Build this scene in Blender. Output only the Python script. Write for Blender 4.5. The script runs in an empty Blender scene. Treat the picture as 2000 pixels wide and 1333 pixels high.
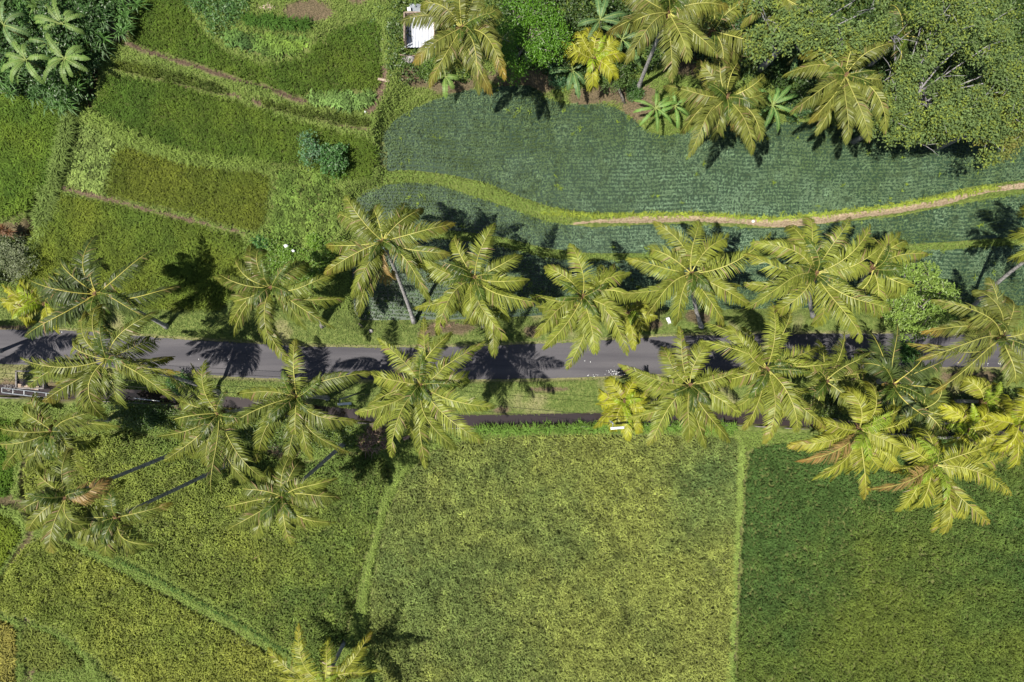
import bpy, math, random
import numpy as np
R = math.radians
random.seed(7); rng = np.random.default_rng(7)
S = bpy.context.scene
COL = S.collection

# ------------------------------------------------------------------ camera, sky, sun, exposure
H = 60.6                      # drone height (m); lens 24 mm on a 36 mm sensor, looking straight down
cam_d = bpy.data.cameras.new('camera'); cam_d.sensor_width = 36; cam_d.lens = 24
cam_d.clip_end = 3000; cam_d.clip_start = 0.5
cam = bpy.data.objects.new('camera', cam_d); COL.objects.link(cam)
cam.location = (0, 0, H); cam.rotation_euler = (0, 0, 0); S.camera = cam

SUN_EL = R(65.8)
sd = np.array([0.418, 0.164]); sd = sd/np.linalg.norm(sd)      # direction the shadows fall on the ground
w = bpy.data.worlds.new('World'); S.world = w; w.use_nodes = True
nt = w.node_tree; nt.nodes.clear()
sky = nt.nodes.new('ShaderNodeTexSky'); sky.sky_type = 'NISHITA'; sky.sun_disc = False
sky.sun_elevation = SUN_EL; sky.sun_rotation = math.atan2(-sd[0], -sd[1])
sky.air_density = 1.0; sky.dust_density = 1.2
bg = nt.nodes.new('ShaderNodeBackground'); bg.inputs['Strength'].default_value = 0.052
wo = nt.nodes.new('ShaderNodeOutputWorld')
nt.links.new(sky.outputs[0], bg.inputs[0]); nt.links.new(bg.outputs[0], wo.inputs[0])
sun_d = bpy.data.lights.new('sun', 'SUN'); sun_d.energy = 5.0; sun_d.angle = R(0.55); sun_d.color = (1.0, 0.945, 0.83)
sun = bpy.data.objects.new('sun', sun_d); COL.objects.link(sun)
ds = (sd[0]*math.cos(SUN_EL), sd[1]*math.cos(SUN_EL), -math.sin(SUN_EL))
from mathutils import Vector, Matrix
sun.rotation_euler = Vector(ds).to_track_quat('-Z', 'Y').to_euler(); sun.location = (-30, -12, 70)
S.view_settings.view_transform = 'Standard'; S.view_settings.look = 'None'
S.view_settings.exposure = 0.60; S.view_settings.gamma = 1.0

# ------------------------------------------------------------------ helpers
PX = 22.0
def at(px, py, z=0.0):
    """photo pixel (of 2000 x 1333) at height z -> world x, y"""
    k = (H - z) / H / PX
    return np.array([(px-1000.0)*k, (666.5-py)*k])

def tag(o, label=None, cat=None, group=None, kind=None):
    if label: o['label'] = label
    if cat: o['category'] = cat
    if group: o['group'] = group
    if kind: o['kind'] = kind
    return o

def obj(name, me, parent=None):
    o = bpy.data.objects.new(name, me); COL.objects.link(o)
    if parent is not None: o.parent = parent
    return o

def empty(name, loc):
    o = bpy.data.objects.new(name, None); o.location = tuple(float(a) for a in loc); o.empty_display_size = 0.3
    COL.objects.link(o); return o

def npmesh(name, V, quads=None, tris=None, col=None, mat=None, smooth=False):
    me = bpy.data.meshes.new(name)
    V = np.ascontiguousarray(V, dtype=np.float32)
    me.vertices.add(len(V)); me.vertices.foreach_set('co', V.ravel())
    idx = []; tot = []
    if quads is not None and len(quads): idx.append(np.asarray(quads, np.int32).ravel()); tot.append(np.full(len(quads), 4, np.int32))
    if tris is not None and len(tris): idx.append(np.asarray(tris, np.int32).ravel()); tot.append(np.full(len(tris), 3, np.int32))
    idx = np.concatenate(idx); tot = np.concatenate(tot)
    st = np.concatenate([[0], np.cumsum(tot)[:-1]]).astype(np.int32)
    me.loops.add(len(idx)); me.loops.foreach_set('vertex_index', idx)
    me.polygons.add(len(tot)); me.polygons.foreach_set('loop_start', st)
    try: me.polygons.foreach_set('loop_total', tot)
    except Exception: pass
    me.polygons.foreach_set('use_smooth', np.full(len(tot), smooth))
    me.update(calc_edges=True)
    if col is not None:
        a = me.color_attributes.new('Col', 'FLOAT_COLOR', 'POINT')
        c = np.ones((len(V), 4), np.float32); c[:, :col.shape[1]] = col
        a.data.foreach_set('color', c.ravel())
    if mat: me.materials.append(mat)
    return me

class MB:
    """collects simple solids into one mesh"""
    def __init__(s): s.v = []; s.q = []; s.t = []; s.n = 0
    def add(s, V, q=(), t=()):
        s.v.append(np.asarray(V, float))
        s.q += [tuple(i+s.n for i in f) for f in q]; s.t += [tuple(i+s.n for i in f) for f in t]; s.n += len(V)
    def box(s, c, d, rz=0, rx=0, ry=0, taper=1.0):
        hx, hy, hz = d[0]/2, d[1]/2, d[2]/2; V = []
        for z in (-hz, hz):
            k = taper if z > 0 else 1
            for x, y in ((-hx, -hy), (hx, -hy), (hx, hy), (-hx, hy)): V.append((x*k, y*k, z))
        M = Matrix.Rotation(rz, 3, 'Z') @ Matrix.Rotation(ry, 3, 'Y') @ Matrix.Rotation(rx, 3, 'X')
        V = [tuple(M @ Vector(v) + Vector(c)) for v in V]
        s.add(V, [(3, 2, 1, 0), (4, 5, 6, 7), (0, 1, 5, 4), (1, 2, 6, 5), (2, 3, 7, 6), (3, 0, 4, 7)]); return s
    def tube(s, P, rad, n=8, cap=True):
        P = np.asarray(P, float); m = len(P)
        rad = np.broadcast_to(np.asarray(rad, float), (m,))
        T = np.gradient(P, axis=0); T /= np.linalg.norm(T, axis=1)[:, None]+1e-9
        up = np.array([0, 0, 1.0]) if abs(T[0][2]) < 0.9 else np.array([1.0, 0, 0])
        V = []
        for i in range(m):
            a = np.cross(T[i], up); a /= np.linalg.norm(a)+1e-9; b = np.cross(a, T[i])
            for k in range(n):
                t = 2*math.pi*k/n; V.append(P[i] + rad[i]*(a*math.cos(t)+b*math.sin(t)))
        q = [(i*n+k, i*n+(k+1) % n, (i+1)*n+(k+1) % n, (i+1)*n+k) for i in range(m-1) for k in range(n)]
        t = []
        if cap:
            V.append(P[0]); V.append(P[-1]); c0, c1 = m*n, m*n+1
            t = [(c0, (k+1) % n, k) for k in range(n)] + [(c1, (m-1)*n+k, (m-1)*n+(k+1) % n) for k in range(n)]
        s.add(V, q, t); return s
    def blob(s, c, r, n=8, rough=0.15, seed=0):
        rr = np.random.default_rng(seed); V = []; m = n//2+1
        for i in range(m+1):
            ph = math.pi*i/m
            for k in range(n):
                th = 2*math.pi*k/n; f = 1+rough*(rr.random()-.5)*2*(0 < i < m)
                V.append((c[0]+r[0]*f*math.sin(ph)*math.cos(th), c[1]+r[1]*f*math.sin(ph)*math.sin(th), c[2]+r[2]*f*math.cos(ph)))
        q = [(i*n+k, (i+1)*n+k, (i+1)*n+(k+1) % n, i*n+(k+1) % n) for i in range(m) for k in range(n)]
        s.add(V, q); return s
    def build(s, name, mat, parent=None, smooth=False, col=None):
        V = np.concatenate(s.v)
        if parent is not None: V = V - np.array(parent.matrix_basis.translation) if parent.parent is None else V
        c = None if col is None else np.tile(np.array(col, float), (len(V), 1))
        return obj(name, npmesh(name, V, s.q or None, s.t or None, c, mat, smooth), parent)

# cpu value noise for colour and height variation
_tab = rng.random((256, 256))
def vnoise(x, y, sc, seed=0):
    x = np.asarray(x)*sc+37.3*seed+500; y = np.asarray(y)*sc+91.7*seed+500
    ix = np.floor(x).astype(int); iy = np.floor(y).astype(int); fx = x-ix; fy = y-iy
    fx = fx*fx*(3-2*fx); fy = fy*fy*(3-2*fy)
    g = lambda a, b: _tab[a % 256, b % 256]
    return (g(ix, iy)*(1-fx)+g(ix+1, iy)*fx)*(1-fy)+(g(ix, iy+1)*(1-fx)+g(ix+1, iy+1)*fx)*fy
def fbm(x, y, sc, seed=0, o=3):
    return sum(vnoise(x, y, sc*2**i, seed+i*3)*0.5**i for i in range(o))/sum(0.5**i for i in range(o))

# ------------------------------------------------------------------ materials
def newmat(name):
    m = bpy.data.materials.new(name); m.use_nodes = True; m.node_tree.nodes.clear()
    return m, m.node_tree
def leafmat(name, rough=0.45, trans=0.3, spec=0.5, nscale=3.0, namp=0.25, tcol=(1.05, 1.15, 0.45)):
    """leaf surface: colour from the plant itself (per leaf), fine procedural mottling, some light passing through"""
    m, t = newmat(name); N = t.nodes; L = t.links
    at_ = N.new('ShaderNodeAttribute'); at_.attribute_name = 'Col'
    tc = N.new('ShaderNodeTexCoord'); no = N.new('ShaderNodeTexNoise'); no.inputs['Scale'].default_value = nscale; no.inputs['Detail'].default_value = 3
    mr = N.new('ShaderNodeMapRange'); mr.inputs[1].default_value = .3; mr.inputs[2].default_value = .7
    mr.inputs[3].default_value = 1-namp; mr.inputs[4].default_value = 1+namp
    mul = N.new('ShaderNodeVectorMath'); mul.operation = 'SCALE'
    L.new(tc.outputs['Object'], no.inputs['Vector']); L.new(no.outputs[0], mr.inputs[0])
    L.new(at_.outputs['Color'], mul.inputs[0]); L.new(mr.outputs[0], mul.inputs['Scale'])
    p = N.new('ShaderNodeBsdfPrincipled'); p.inputs['Roughness'].default_value = rough
    p.inputs['Specular IOR Level'].default_value = spec
    L.new(mul.outputs[0], p.inputs['Base Color'])
    tr = N.new('ShaderNodeBsdfTranslucent'); tm = N.new('ShaderNodeVectorMath'); tm.operation = 'MULTIPLY'; tm.inputs[1].default_value = tcol
    L.new(mul.outputs[0], tm.inputs[0]); L.new(tm.outputs[0], tr.inputs['Color'])
    mx = N.new('ShaderNodeMixShader'); mx.inputs[0].default_value = trans
    o = N.new('ShaderNodeOutputMaterial')
    L.new(p.outputs[0], mx.inputs[1]); L.new(tr.outputs[0], mx.inputs[2]); L.new(mx.outputs[0], o.inputs[0])
    return m
def solid(name, c1, c2, scale=4.0, rough=0.8, bump=0.0, spec=0.3, detail=5, metal=0, lo=.35, hi=.65):
    m, t = newmat(name); N = t.nodes; L = t.links
    tc = N.new('ShaderNodeTexCoord'); no = N.new('ShaderNodeTexNoise'); no.inputs['Scale'].default_value = scale; no.inputs['Detail'].default_value = detail
    L.new(tc.outputs['Object'], no.inputs['Vector'])
    cr = N.new('ShaderNodeValToRGB'); cr.color_ramp.elements[0].position = lo; cr.color_ramp.elements[1].position = hi
    cr.color_ramp.elements[0].color = (*c1, 1); cr.color_ramp.elements[1].color = (*c2, 1)
    L.new(no.outputs[0], cr.inputs[0])
    p = N.new('ShaderNodeBsdfPrincipled'); p.inputs['Roughness'].default_value = rough; p.inputs['Specular IOR Level'].default_value = spec
    p.inputs['Metallic'].default_value = metal
    L.new(cr.outputs[0], p.inputs['Base Color'])
    if bump:
        b = N.new('ShaderNodeBump'); b.inputs['Strength'].default_value = bump; b.inputs['Distance'].default_value = .05
        L.new(no.outputs[0], b.inputs['Height']); L.new(b.outputs[0], p.inputs['Normal'])
    o = N.new('ShaderNodeOutputMaterial'); L.new(p.outputs[0], o.inputs[0]); return m

M_rice = leafmat('rice_leaf', .7, .25, .12, 1.5, .12)
M_seed = leafmat('seedling_leaf', .6, .2, .2, 1.5, .12, (1, 1.1, .6))
M_grass = leafmat('grass_blade', .7, .25, .12, 1.5, .12)
M_palm = leafmat('palm_leaflet', .42, .25, .32, 2.0, .15)
M_rib = leafmat('palm_midrib', .5, .0, .4, 2.0, .15)
M_leaf = leafmat('broad_leaf', .42, .25, .5, 2.0, .15)
M_soft = leafmat('soft_leaf', .6, .25, .2, 2.0, .15)
M_banana = leafmat('banana_leaf', .5, .3, .35, 3.0, .15)
M_trunk = solid('palm_bark', (.17, .165, .17), (.42, .40, .40), 6, .85, .6)
M_bark = solid('tree_bark', (.16, .13, .11), (.36, .33, .31), 5, .85, .6)
M_fibre = solid('palm_fibre', (.05, .03, .015), (.20, .12, .06), 9, .95, .5)
M_nut_y = solid('coconut_husk_yellow', (.50, .36, .05), (.62, .50, .12), 6, .5)
M_nut_g = solid('coconut_husk_green', (.16, .15, .04), (.30, .22, .06), 6, .5)
M_dry = solid('dry_frond', (.16, .085, .06), (.42, .30, .22), 8, .85, .4)
M_white = solid('white_paint', (.62, .64, .66), (.80, .81, .82), 3, .5)
M_concrete = solid('concrete', (.12, .11, .11), (.24, .22, .215), 2.5, .9, .3)
M_metal = solid('galvanised_steel', (.20, .22, .25), (.38, .41, .44), 3, .4, 0, .5, 4, .4)
M_wood = solid('weathered_wood', (.22, .16, .12), (.42, .34, .28), 5, .85, .3)
M_stone = solid('stone', (.20, .18, .18), (.38, .36, .36), 4, .9, .5)
M_cable = solid('cable_rubber', (.015, .015, .015), (.03, .03, .03), 3, .6)

# ------------------------------------------------------------------ the fields, drawn in photo pixels on the ground
F = {}
F['mid']   = (0.0, [(838,882),(900,862),(1000,852),(1150,846),(1300,848),(1442,856),(1437,1050),(1430,1200),(1422,1420),(800,1420),(760,1345),(736,1300),(722,1235),(724,1160),(742,1060),(762,985),(792,930)])
F['east']  = (-.35, [(1460,872),(1560,862),(1800,850),(2150,850),(2150,1420),(1432,1420),(1438,1250),(1446,1040)])
F['west']  = (0.05, [(52,905),(90,862),(160,848),(250,838),(330,858),(400,875),(480,868),(560,897),(640,897),(665,884),(715,882),(768,905),(748,960),(732,1040),(708,1110),(694,1180),(676,1250),(650,1300),(600,1290),(480,1212),(350,1141),(240,1086),(140,1036),(60,1012),(44,950)])
F['south'] = (-.35, [(60,1048),(120,1050),(180,1085),(240,1115),(350,1172),(480,1242),(570,1300),(590,1420),(330,1420),(220,1318),(175,1272),(120,1232),(50,1205),(-80,1180),(-40,1140),(0,1130),(28,1085)])
F['nook']  = (-.95, [(48,1218),(95,1230),(140,1258),(178,1296),(130,1300),(90,1307),(46,1300)])
F['corner']= (-.95, [(-90,1204),(0,1204),(34,1222),(34,1420),(-90,1420)])
F['edge_a']= (-1.3, [(-90,815),(30,820),(34,900),(30,955),(0,975),(-90,975)])
F['edge_b']= (-1.3, [(-90,1005),(10,1000),(52,1035),(25,1075),(0,1122),(-90,1165)])
F['slope'] = (.5, [(103,380),(200,396),(350,434),(482,468),(474,520),(440,604),(300,604),(130,575),(40,556),(44,520),(70,450)])
F['terr_b']= (.9, [(236,284),(300,308),(400,328),(530,343),(526,372),(514,446),(480,450),(350,412),(208,382)])
F['terr_c']= (1.35, [(214,148),(330,165),(470,205),(600,246),(735,278),(732,346),(690,352),(650,350),(606,322),(530,320),(400,308),(320,284),(250,250),(184,226)])
F['terr_d']= (2.0, [(266,-80),(362,-80),(366,10),(392,66),(446,108),(520,130),(588,120),(636,72),(690,46),(742,42),(744,176),(604,182),(592,194),(540,172),(480,158),(400,130),(300,98),(258,82)])
F['strip_a']=(1.7, [(228,120),(300,132),(440,172),(455,184),(420,182),(320,157),(224,137)])
F['strip_b']=(1.7, [(508,197),(600,217),(725,234),(722,253),(640,240),(510,208)])
F['left']  = (.55, [(-90,180),(100,188),(140,212),(124,262),(112,320),(96,366),(70,392),(38,424),(-90,430)])
F['bean_a']= (.9, [(153,242),(232,276),(204,378),(126,362),(142,300)])
F['bean_b']= (.9, [(540,338),(600,328),(650,354),(676,395),(664,440),(640,480),(590,490),(560,470),(524,462),(530,400)])
F['bean_c']= (1.9, [(606,181),(734,179),(727,214),(660,214),(602,204)])
F['bean_d']= (2.3, [(428,62),(470,66),(520,70),(612,72),(600,98),(560,113),(500,108),(446,88)])
F['seed_a']= (.45, [(758,246),(800,215),(870,187),(930,174),(1000,168),(1040,168),(1070,196),(1120,206),(1190,203),(1230,228),(1262,258),(1300,266),(1340,258),(1400,242),(1500,238),(1600,240),(1700,250),(1800,255),(1900,255),(2150,225),(2150,345),(2000,352),(1900,364),(1830,380),(1750,400),(1600,417),(1500,426),(1400,418),(1250,416),(1150,416),(1080,406),(1010,382),(950,357),(880,342),(800,332),(745,336),(742,290)])
F['seed_b']= (.1, [(698,385),(740,363),(800,356),(860,362),(930,386),(1000,408),(1060,432),(1150,445),(1300,437),(1500,447),(1600,439),(1750,424),(1850,403),(2000,378),(2150,366),(2150,452),(1950,465),(1850,473),(1700,481),(1500,491),(1300,495),(1150,495),(1060,484),(980,463),(900,452),(850,448),(780,440),(704,432),(692,405)])
F['seed_c']= (-.25, [(690,470),(780,466),(850,466),(900,470),(980,482),(1060,503),(1150,510),(1300,509),(1500,503),(1700,496),(1850,488),(2000,477),(2150,470),(2150,592),(1900,600),(1700,600),(1300,606),(1100,612),(1050,617),(900,624),(695,626),(688,560)])
ROAD_T = [(-2500,640),(-400,641),(0,643),(150,646),(240,654),(330,662),(450,668),(560,675),(640,678),(760,680),(880,678),(1000,674),(1120,668),(1220,662),(1330,656),(1500,652),(1750,652),(2000,655),(2400,660),(4500,680)]
ROAD_B = [(-2500,708),(-400,710),(0,712),(150,714),(240,720),(330,727),(430,735),(560,741),(640,742),(760,742),(880,742),(1000,741),(1120,738),(1220,734),(1330,729),(1500,723),(1750,718),(2000,717),(2400,722),(4500,742)]
CANAL = [(-2500,745),(-300,752),(0,762),(130,768),(260,772),(400,782),(560,798),(700,812),(820,819),(900,823),(1050,821),(1170,818),(1300,816),(1420,815),(1600,826),(1800,836),(2100,850),(4500,900)]
PATH = [(1120,437),(1200,431),(1350,427),(1420,431),(1500,437),(1560,436),(1600,430),(1680,420),(1750,412),(1850,393),(1900,379),(1950,370),(2000,363),(2120,352),(2300,340)]

def W(pts, z=0): return np.array([at(p[0], p[1], z) for p in pts])
def segdist(X, Y, P, closed=False):
    d = np.full(X.shape, 1e9); n = len(P)
    for i in range(n if closed else n-1):
        a = P[i]; b = P[(i+1) % n]; ab = b-a; L2 = ab@ab+1e-12
        t = np.clip(((X-a[0])*ab[0]+(Y-a[1])*ab[1])/L2, 0, 1)
        d = np.minimum(d, (X-a[0]-t*ab[0])**2+(Y-a[1]-t*ab[1])**2)
    return np.sqrt(d)
def inside(X, Y, P):
    c = np.zeros(X.shape, bool); n = len(P); j = n-1
    for i in range(n):
        xi, yi = P[i]; xj, yj = P[j]
        if yi != yj:
            c ^= ((yi > Y) != (yj > Y)) & (X < (xj-xi)*(Y-yi)/(yj-yi)+xi)
        j = i
    return c
def smooth(P, it=2, closed=True):
    P = np.asarray(P, float)
    for _ in range(it):
        if closed: Q = np.roll(P, -1, 0); A = .75*P+.25*Q; B = .25*P+.75*Q; P = np.stack([A, B], 1).reshape(-1, 2)
        else:
            A = .75*P[:-1]+.25*P[1:]; B = .25*P[:-1]+.75*P[1:]
            P = np.concatenate([P[:1], np.stack([A, B], 1).reshape(-1, 2), P[-1:]])
    return P
def densify(P, step=1.6):
    out = []; n = len(P)
    for i in range(n):
        a = P[i]; b = P[(i+1) % n]; m = max(1, int(np.linalg.norm(b-a)/step)); out += [a+(b-a)*j/m for j in range(m)]
    return np.array(out)
FP = {k: (z, smooth(densify(W(p, z)), 1)) for k, (z, p) in F.items()}
def sstep(a, b, x):
    t = np.clip((x-a)/(b-a), 0, 1); return t*t*(3-2*t)

# soil / mud lines along terrace feet, and bare patches (px, width m)
MUD = [([(255,95),(300,112),(350,128),(400,142),(450,160),(500,170)], .26), ([(455,160),(500,164),(535,180),(575,200),(600,208)], .34),
       ([(245,140),(300,155),(350,170),(430,186),(480,196)], .16), ([(505,205),(560,220),(620,235),(680,250),(725,260)], .22),
       ([(125,368),(200,386),(300,412),(400,436),(480,456)], .20), ([(184,228),(210,240),(250,256),(280,272)], .18),
       ([(258,75),(262,88)], .5), ([(1462,872),(1458,960),(1450,1100),(1441,1300)], .16), ([(755,150),(752,180),(735,215),(728,222)], .5),
       ([(80,385),(62,430),(50,470)], .28), ([(38,1215),(40,1300),(38,1420)], .16)]
DITCH = [([(146,226),(130,270),(122,310),(104,372)], .30, .7), ([(82,392),(62,430),(48,480),(30,540)], .5, 1.0), ([(-60,448),(20,452),(62,440)], .9, 1.0),
         ([(260,-60),(256,40),(252,90)], .6, .9), ([(200,150),(188,210)], .5, .8), ([(42,830),(38,960),(60,1030),(20,1085),(-5,1135)], .35, .8),
         ([(-60,985),(20,985),(50,1000)], .5, .8), ([(39,1215),(38,1420)], .2, .35)]
BARE = [((600,48),(3.2,1.5)), ((720,8),(3,1.2)), ((815,162),(1.5,.9)), ((880,172),(3.6,1.2)), ((1040,155),(4,1.2)), ((1190,188),(5,1.1)), ((1250,215),(2.5,1.2)), ((1345,140),(3,1.5)),
        ((880,640),(3,.7)), ((1040,648),(1.2,.6)), ((1275,632),(1.4,.6)), ((1360,620),(1.5,.8)), ((840,650),(1,.5)), ((350,800),(1.6,.8)), ((545,885),(2.2,1.0)), ((980,800),(1.2,.4)),
        ((40,755),(4.0,1.0)), ((100,768),(4.0,1.0)), ((1450,800),(2.0,.6)), ((1890,735),(3,.7)), ((860,690),(1,.3)), ((30,640),(2.5,.3)),((1080,760),(2,.3)),((1400,85),(6,3)),((740,838),(1.5,.6))]

# ------------------------------------------------------------------ ground: one sheet, dense under the photo, coarse to the horizon
dx = .16
xs = np.concatenate([-np.geomspace(2500, 56, 26)[:-1], np.arange(-55, 55.01, dx), np.geomspace(56, 2500, 26)[1:]])
ys = np.concatenate([-np.geomspace(2500, 40, 26)[:-1], np.arange(-39, 39.01, dx), np.geomspace(40, 2500, 26)[1:]])
GX, GY = np.meshgrid(xs, ys)
def terrain(X, Y):
    num = np.zeros(X.shape); den = np.zeros(X.shape); dmin = np.full(X.shape, 1e9)
    for k, (z, P) in FP.items():
        d = segdist(X, Y, P, True); ins = inside(X, Y, P); d = np.where(ins, 0, d)
        wgt = 1/(d**3+.02); num += wgt*z; den += wgt; dmin = np.minimum(dmin, d)
    return num, den, dmin
num, den, DF = terrain(GX, GY)
rt = smooth(W(ROAD_T, .3), 1, False); rb = smooth(W(ROAD_B, .3), 1, False)
ROADP = np.concatenate([rt, rb[::-1]])
droad = np.where(inside(GX, GY, ROADP), 0, segdist(GX, GY, ROADP, True))
CN = smooth(W(CANAL, 0), 1, False); dcan = segdist(GX, GY, CN)
for dd, zz in ((droad, .3), (dcan, .1)):
    wgt = 1.6/(np.maximum(dd-.6, 0)**3+.02); num += wgt*zz; den += wgt
fz = W([(860,-80),(860,100),(1000,140),(1200,160),(1400,150),(1600,200),(2000,200),(2100,-80)], 0)   # wooded bank
din = np.where(inside(GX, GY, fz), 0, segdist(GX, GY, fz, True)); wgt = .5/(din**3+.02); num += wgt*.9; den += wgt
GZ = num/den
bund = sstep(.05, .45, DF)*sstep(0, .5, droad)
GZ = GZ + .34*bund + .10*(fbm(GX, GY, .7, 3)-.5)*bund
PW = smooth(W(PATH, .3), 1, False); dpath = segdist(GX, GY, PW)
mud = np.zeros(GX.shape)
for pts, wd in MUD:
    d = segdist(GX, GY, smooth(W(pts, .8), 1, False)); d = d + .35*(fbm(GX, GY, 1.3, 9)-.5)
    mud = np.maximum(mud, 1-sstep(wd*.5, wd*1.25, d))
    GZ -= .10*(1-sstep(0, wd*1.2, d))
for pts, wd, dp in DITCH:
    d = segdist(GX, GY, smooth(W(pts, .3), 1, False)) + .25*(fbm(GX, GY, .9, 19)-.5)
    GZ -= dp*(1-sstep(wd*.4, wd*1.6, d)); mud = np.maximum(mud, .8*(1-sstep(wd*.5, wd*1.5, d)))
for (c, r) in BARE:
    q = at(c[0], c[1], .3); d = np.sqrt(((GX-q[0])/r[0])**2+((GY-q[1])/r[1])**2)+1.1*(fbm(GX, GY, .8, 5)-.5)
    mud = np.maximum(mud, .85*(1-sstep(.55, 1.05, d)))
trench = 1-sstep(.42, .62, dcan)
GZ = GZ*(1-trench)+(-.75)*trench
mud = np.maximum(mud, trench)
GZ = np.where(droad <= 0, .27, GZ)
mud = np.where(DF <= 0, .25, mud)                    # paddy floor is wet mud
dry = sstep(.25, .0, np.abs(droad-.08))*.8*(droad > 0) + .0
dry = np.maximum(dry, .6*sstep(.62, .78, fbm(GX, GY, .35, 31))*(droad < 4.5)*(droad > 0))
far = (np.abs(GX) > 56) | (np.abs(GY) > 40)
GZ[far] = np.where(droad[far] <= 0, .27, .25)
lush = fbm(GX, GY, .16, 14)
def gz(x, y):
    i = np.clip(np.searchsorted(xs, x)-1, 0, len(xs)-2); j = np.clip(np.searchsorted(ys, y)-1, 0, len(ys)-2)
    fx = (x-xs[i])/(xs[i+1]-xs[i]); fy = (y-ys[j])/(ys[j+1]-ys[j])
    return GZ[j, i]*(1-fx)*(1-fy)+GZ[j, i+1]*fx*(1-fy)+GZ[j+1, i]*(1-fx)*fy+GZ[j+1, i+1]*fx*fy
def gval(A, x, y):
    i = np.clip(np.searchsorted(xs, x), 0, len(xs)-1); j = np.clip(np.searchsorted(ys, y), 0, len(ys)-1); return A[j, i]
nx, ny = len(xs), len(ys)
I = np.arange(nx*ny).reshape(ny, nx)
quads = np.stack([I[:-1, :-1], I[:-1, 1:], I[1:, 1:], I[1:, :-1]], -1).reshape(-1, 4)
V = np.stack([GX, GY, GZ], -1).reshape(-1, 3)
gc = np.stack([mud.ravel(), dry.ravel(), lush.ravel()], 1)
m, t = newmat('ground_cover'); N = t.nodes; L = t.links
a = N.new('ShaderNodeAttribute'); a.attribute_name = 'Col'; sp = N.new('ShaderNodeSeparateColor'); L.new(a.outputs['Color'], sp.inputs[0])
tc = N.new('ShaderNodeTexCoord')
def noise(sc, det=4):
    n = N.new('ShaderNodeTexNoise'); n.inputs['Scale'].default_value = sc; n.inputs['Detail'].default_value = det; L.new(tc.outputs['Object'], n.inputs['Vector']); return n
def ramp(src, c1, c2, lo=.35, hi=.65):
    c = N.new('ShaderNodeValToRGB'); c.color_ramp.elements[0].position = lo; c.color_ramp.elements[1].position = hi
    c.color_ramp.elements[0].color = (*c1, 1); c.color_ramp.elements[1].color = (*c2, 1); L.new(src, c.inputs[0]); return c
def mixc(f, A, B):
    x = N.new('ShaderNodeMix'); x.data_type = 'RGBA'; L.new(f, x.inputs[0]); L.new(A, x.inputs[6]); L.new(B, x.inputs[7]); return x.outputs[2]
n1 = noise(3.5, 6); n2 = noise(.5, 4); n3 = noise(9, 6)
ga = ramp(n1.outputs[0], (.055, .085, .018), (.125, .17, .04)); gb = ramp(n1.outputs[0], (.085, .12, .028), (.19, .21, .07))
g = mixc(n2.outputs[0], ga.outputs[0], gb.outputs[0])
so = ramp(n3.outputs[0], (.055, .038, .028), (.17, .12, .085)); dr = ramp(n3.outputs[0], (.16, .15, .07), (.30, .26, .15))
g = mixc(sp.outputs[1], g, dr.outputs[0]); g = mixc(sp.outputs[0], g, so.outputs[0])
p = N.new('ShaderNodeBsdfPrincipled'); p.inputs['Roughness'].default_value = .9; p.inputs['Specular IOR Level'].default_value = .15
L.new(g, p.inputs['Base Color'])
b = N.new('ShaderNodeBump'); b.inputs['Strength'].default_value = .9; b.inputs['Distance'].default_value = .12; L.new(n1.outputs[0], b.inputs['Height']); L.new(b.outputs[0], p.inputs['Normal'])
o = N.new('ShaderNodeOutputMaterial'); L.new(p.outputs[0], o.inputs[0])
ground = obj('ground', npmesh('ground', V, quads, None, gc, m, True))
tag(ground, 'terraced grassy ground with earth banks between the rice fields', 'ground', kind='structure')

# road -----------------------------------------------------------------------------------------
def resample(P, step):
    d = np.concatenate([[0], np.cumsum(np.linalg.norm(np.diff(P, axis=0), axis=1))]); s = np.arange(0, d[-1], step)
    return np.stack([np.interp(s, d, P[:, 0]), np.interp(s, d, P[:, 1])], 1)
xr = np.concatenate([np.linspace(-110, -60, 20), np.arange(-59.8, 60, .12), np.linspace(61, 150, 20)])
yt = np.interp(xr, rt[:, 0], rt[:, 1]); yb = np.interp(xr, rb[:, 0], rb[:, 1])
yt = yt+.22*(fbm(xr, xr*0, 1.1, 2, 4)-.5)+.06*(rng.random(len(xr))-.5); yb = yb+.22*(fbm(xr, xr*0, 1.1, 8, 4)-.5)+.06*(rng.random(len(xr))-.5)
rows = 7; RV = []
for r_ in range(rows):
    f = r_/(rows-1); yy = yb*(1-f)+yt*f
    RV.append(np.stack([xr, yy, np.full(len(xr), .30)+.05*(1-(2*f-1)**2)], 1))
RV = np.concatenate(RV); n_ = len(xr); I = np.arange(rows*n_).reshape(rows, n_)
q = np.stack([I[:-1, :-1], I[:-1, 1:], I[1:, 1:], I[1:, :-1]], -1).reshape(-1, 4)
m, t = newmat('asphalt'); N = t.nodes; L = t.links; tc = N.new('ShaderNodeTexCoord')
n1 = noise(60, 3); n2 = noise(.8, 5); n4 = noise(.35, 3)
c = ramp(n1.outputs[0], (.043, .042, .051), (.098, .094, .108), .3, .7)
mp = N.new('ShaderNodeMapping'); mp.inputs['Scale'].default_value = (.12, 1.6, 1); L.new(tc.outputs['Object'], mp.inputs[0]); L.new(mp.outputs[0], n2.inputs['Vector'])
c2 = ramp(n2.outputs[0], (.72, .71, .74), (1.22, 1.2, 1.16), .35, .65)
mm = N.new('ShaderNodeVectorMath'); mm.operation = 'MULTIPLY'; L.new(c.outputs[0], mm.inputs[0]); L.new(c2.outputs[0], mm.inputs[1])
p = N.new('ShaderNodeBsdfPrincipled'); p.inputs['Roughness'].default_value = .75; p.inputs['Specular IOR Level'].default_value = .35
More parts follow.
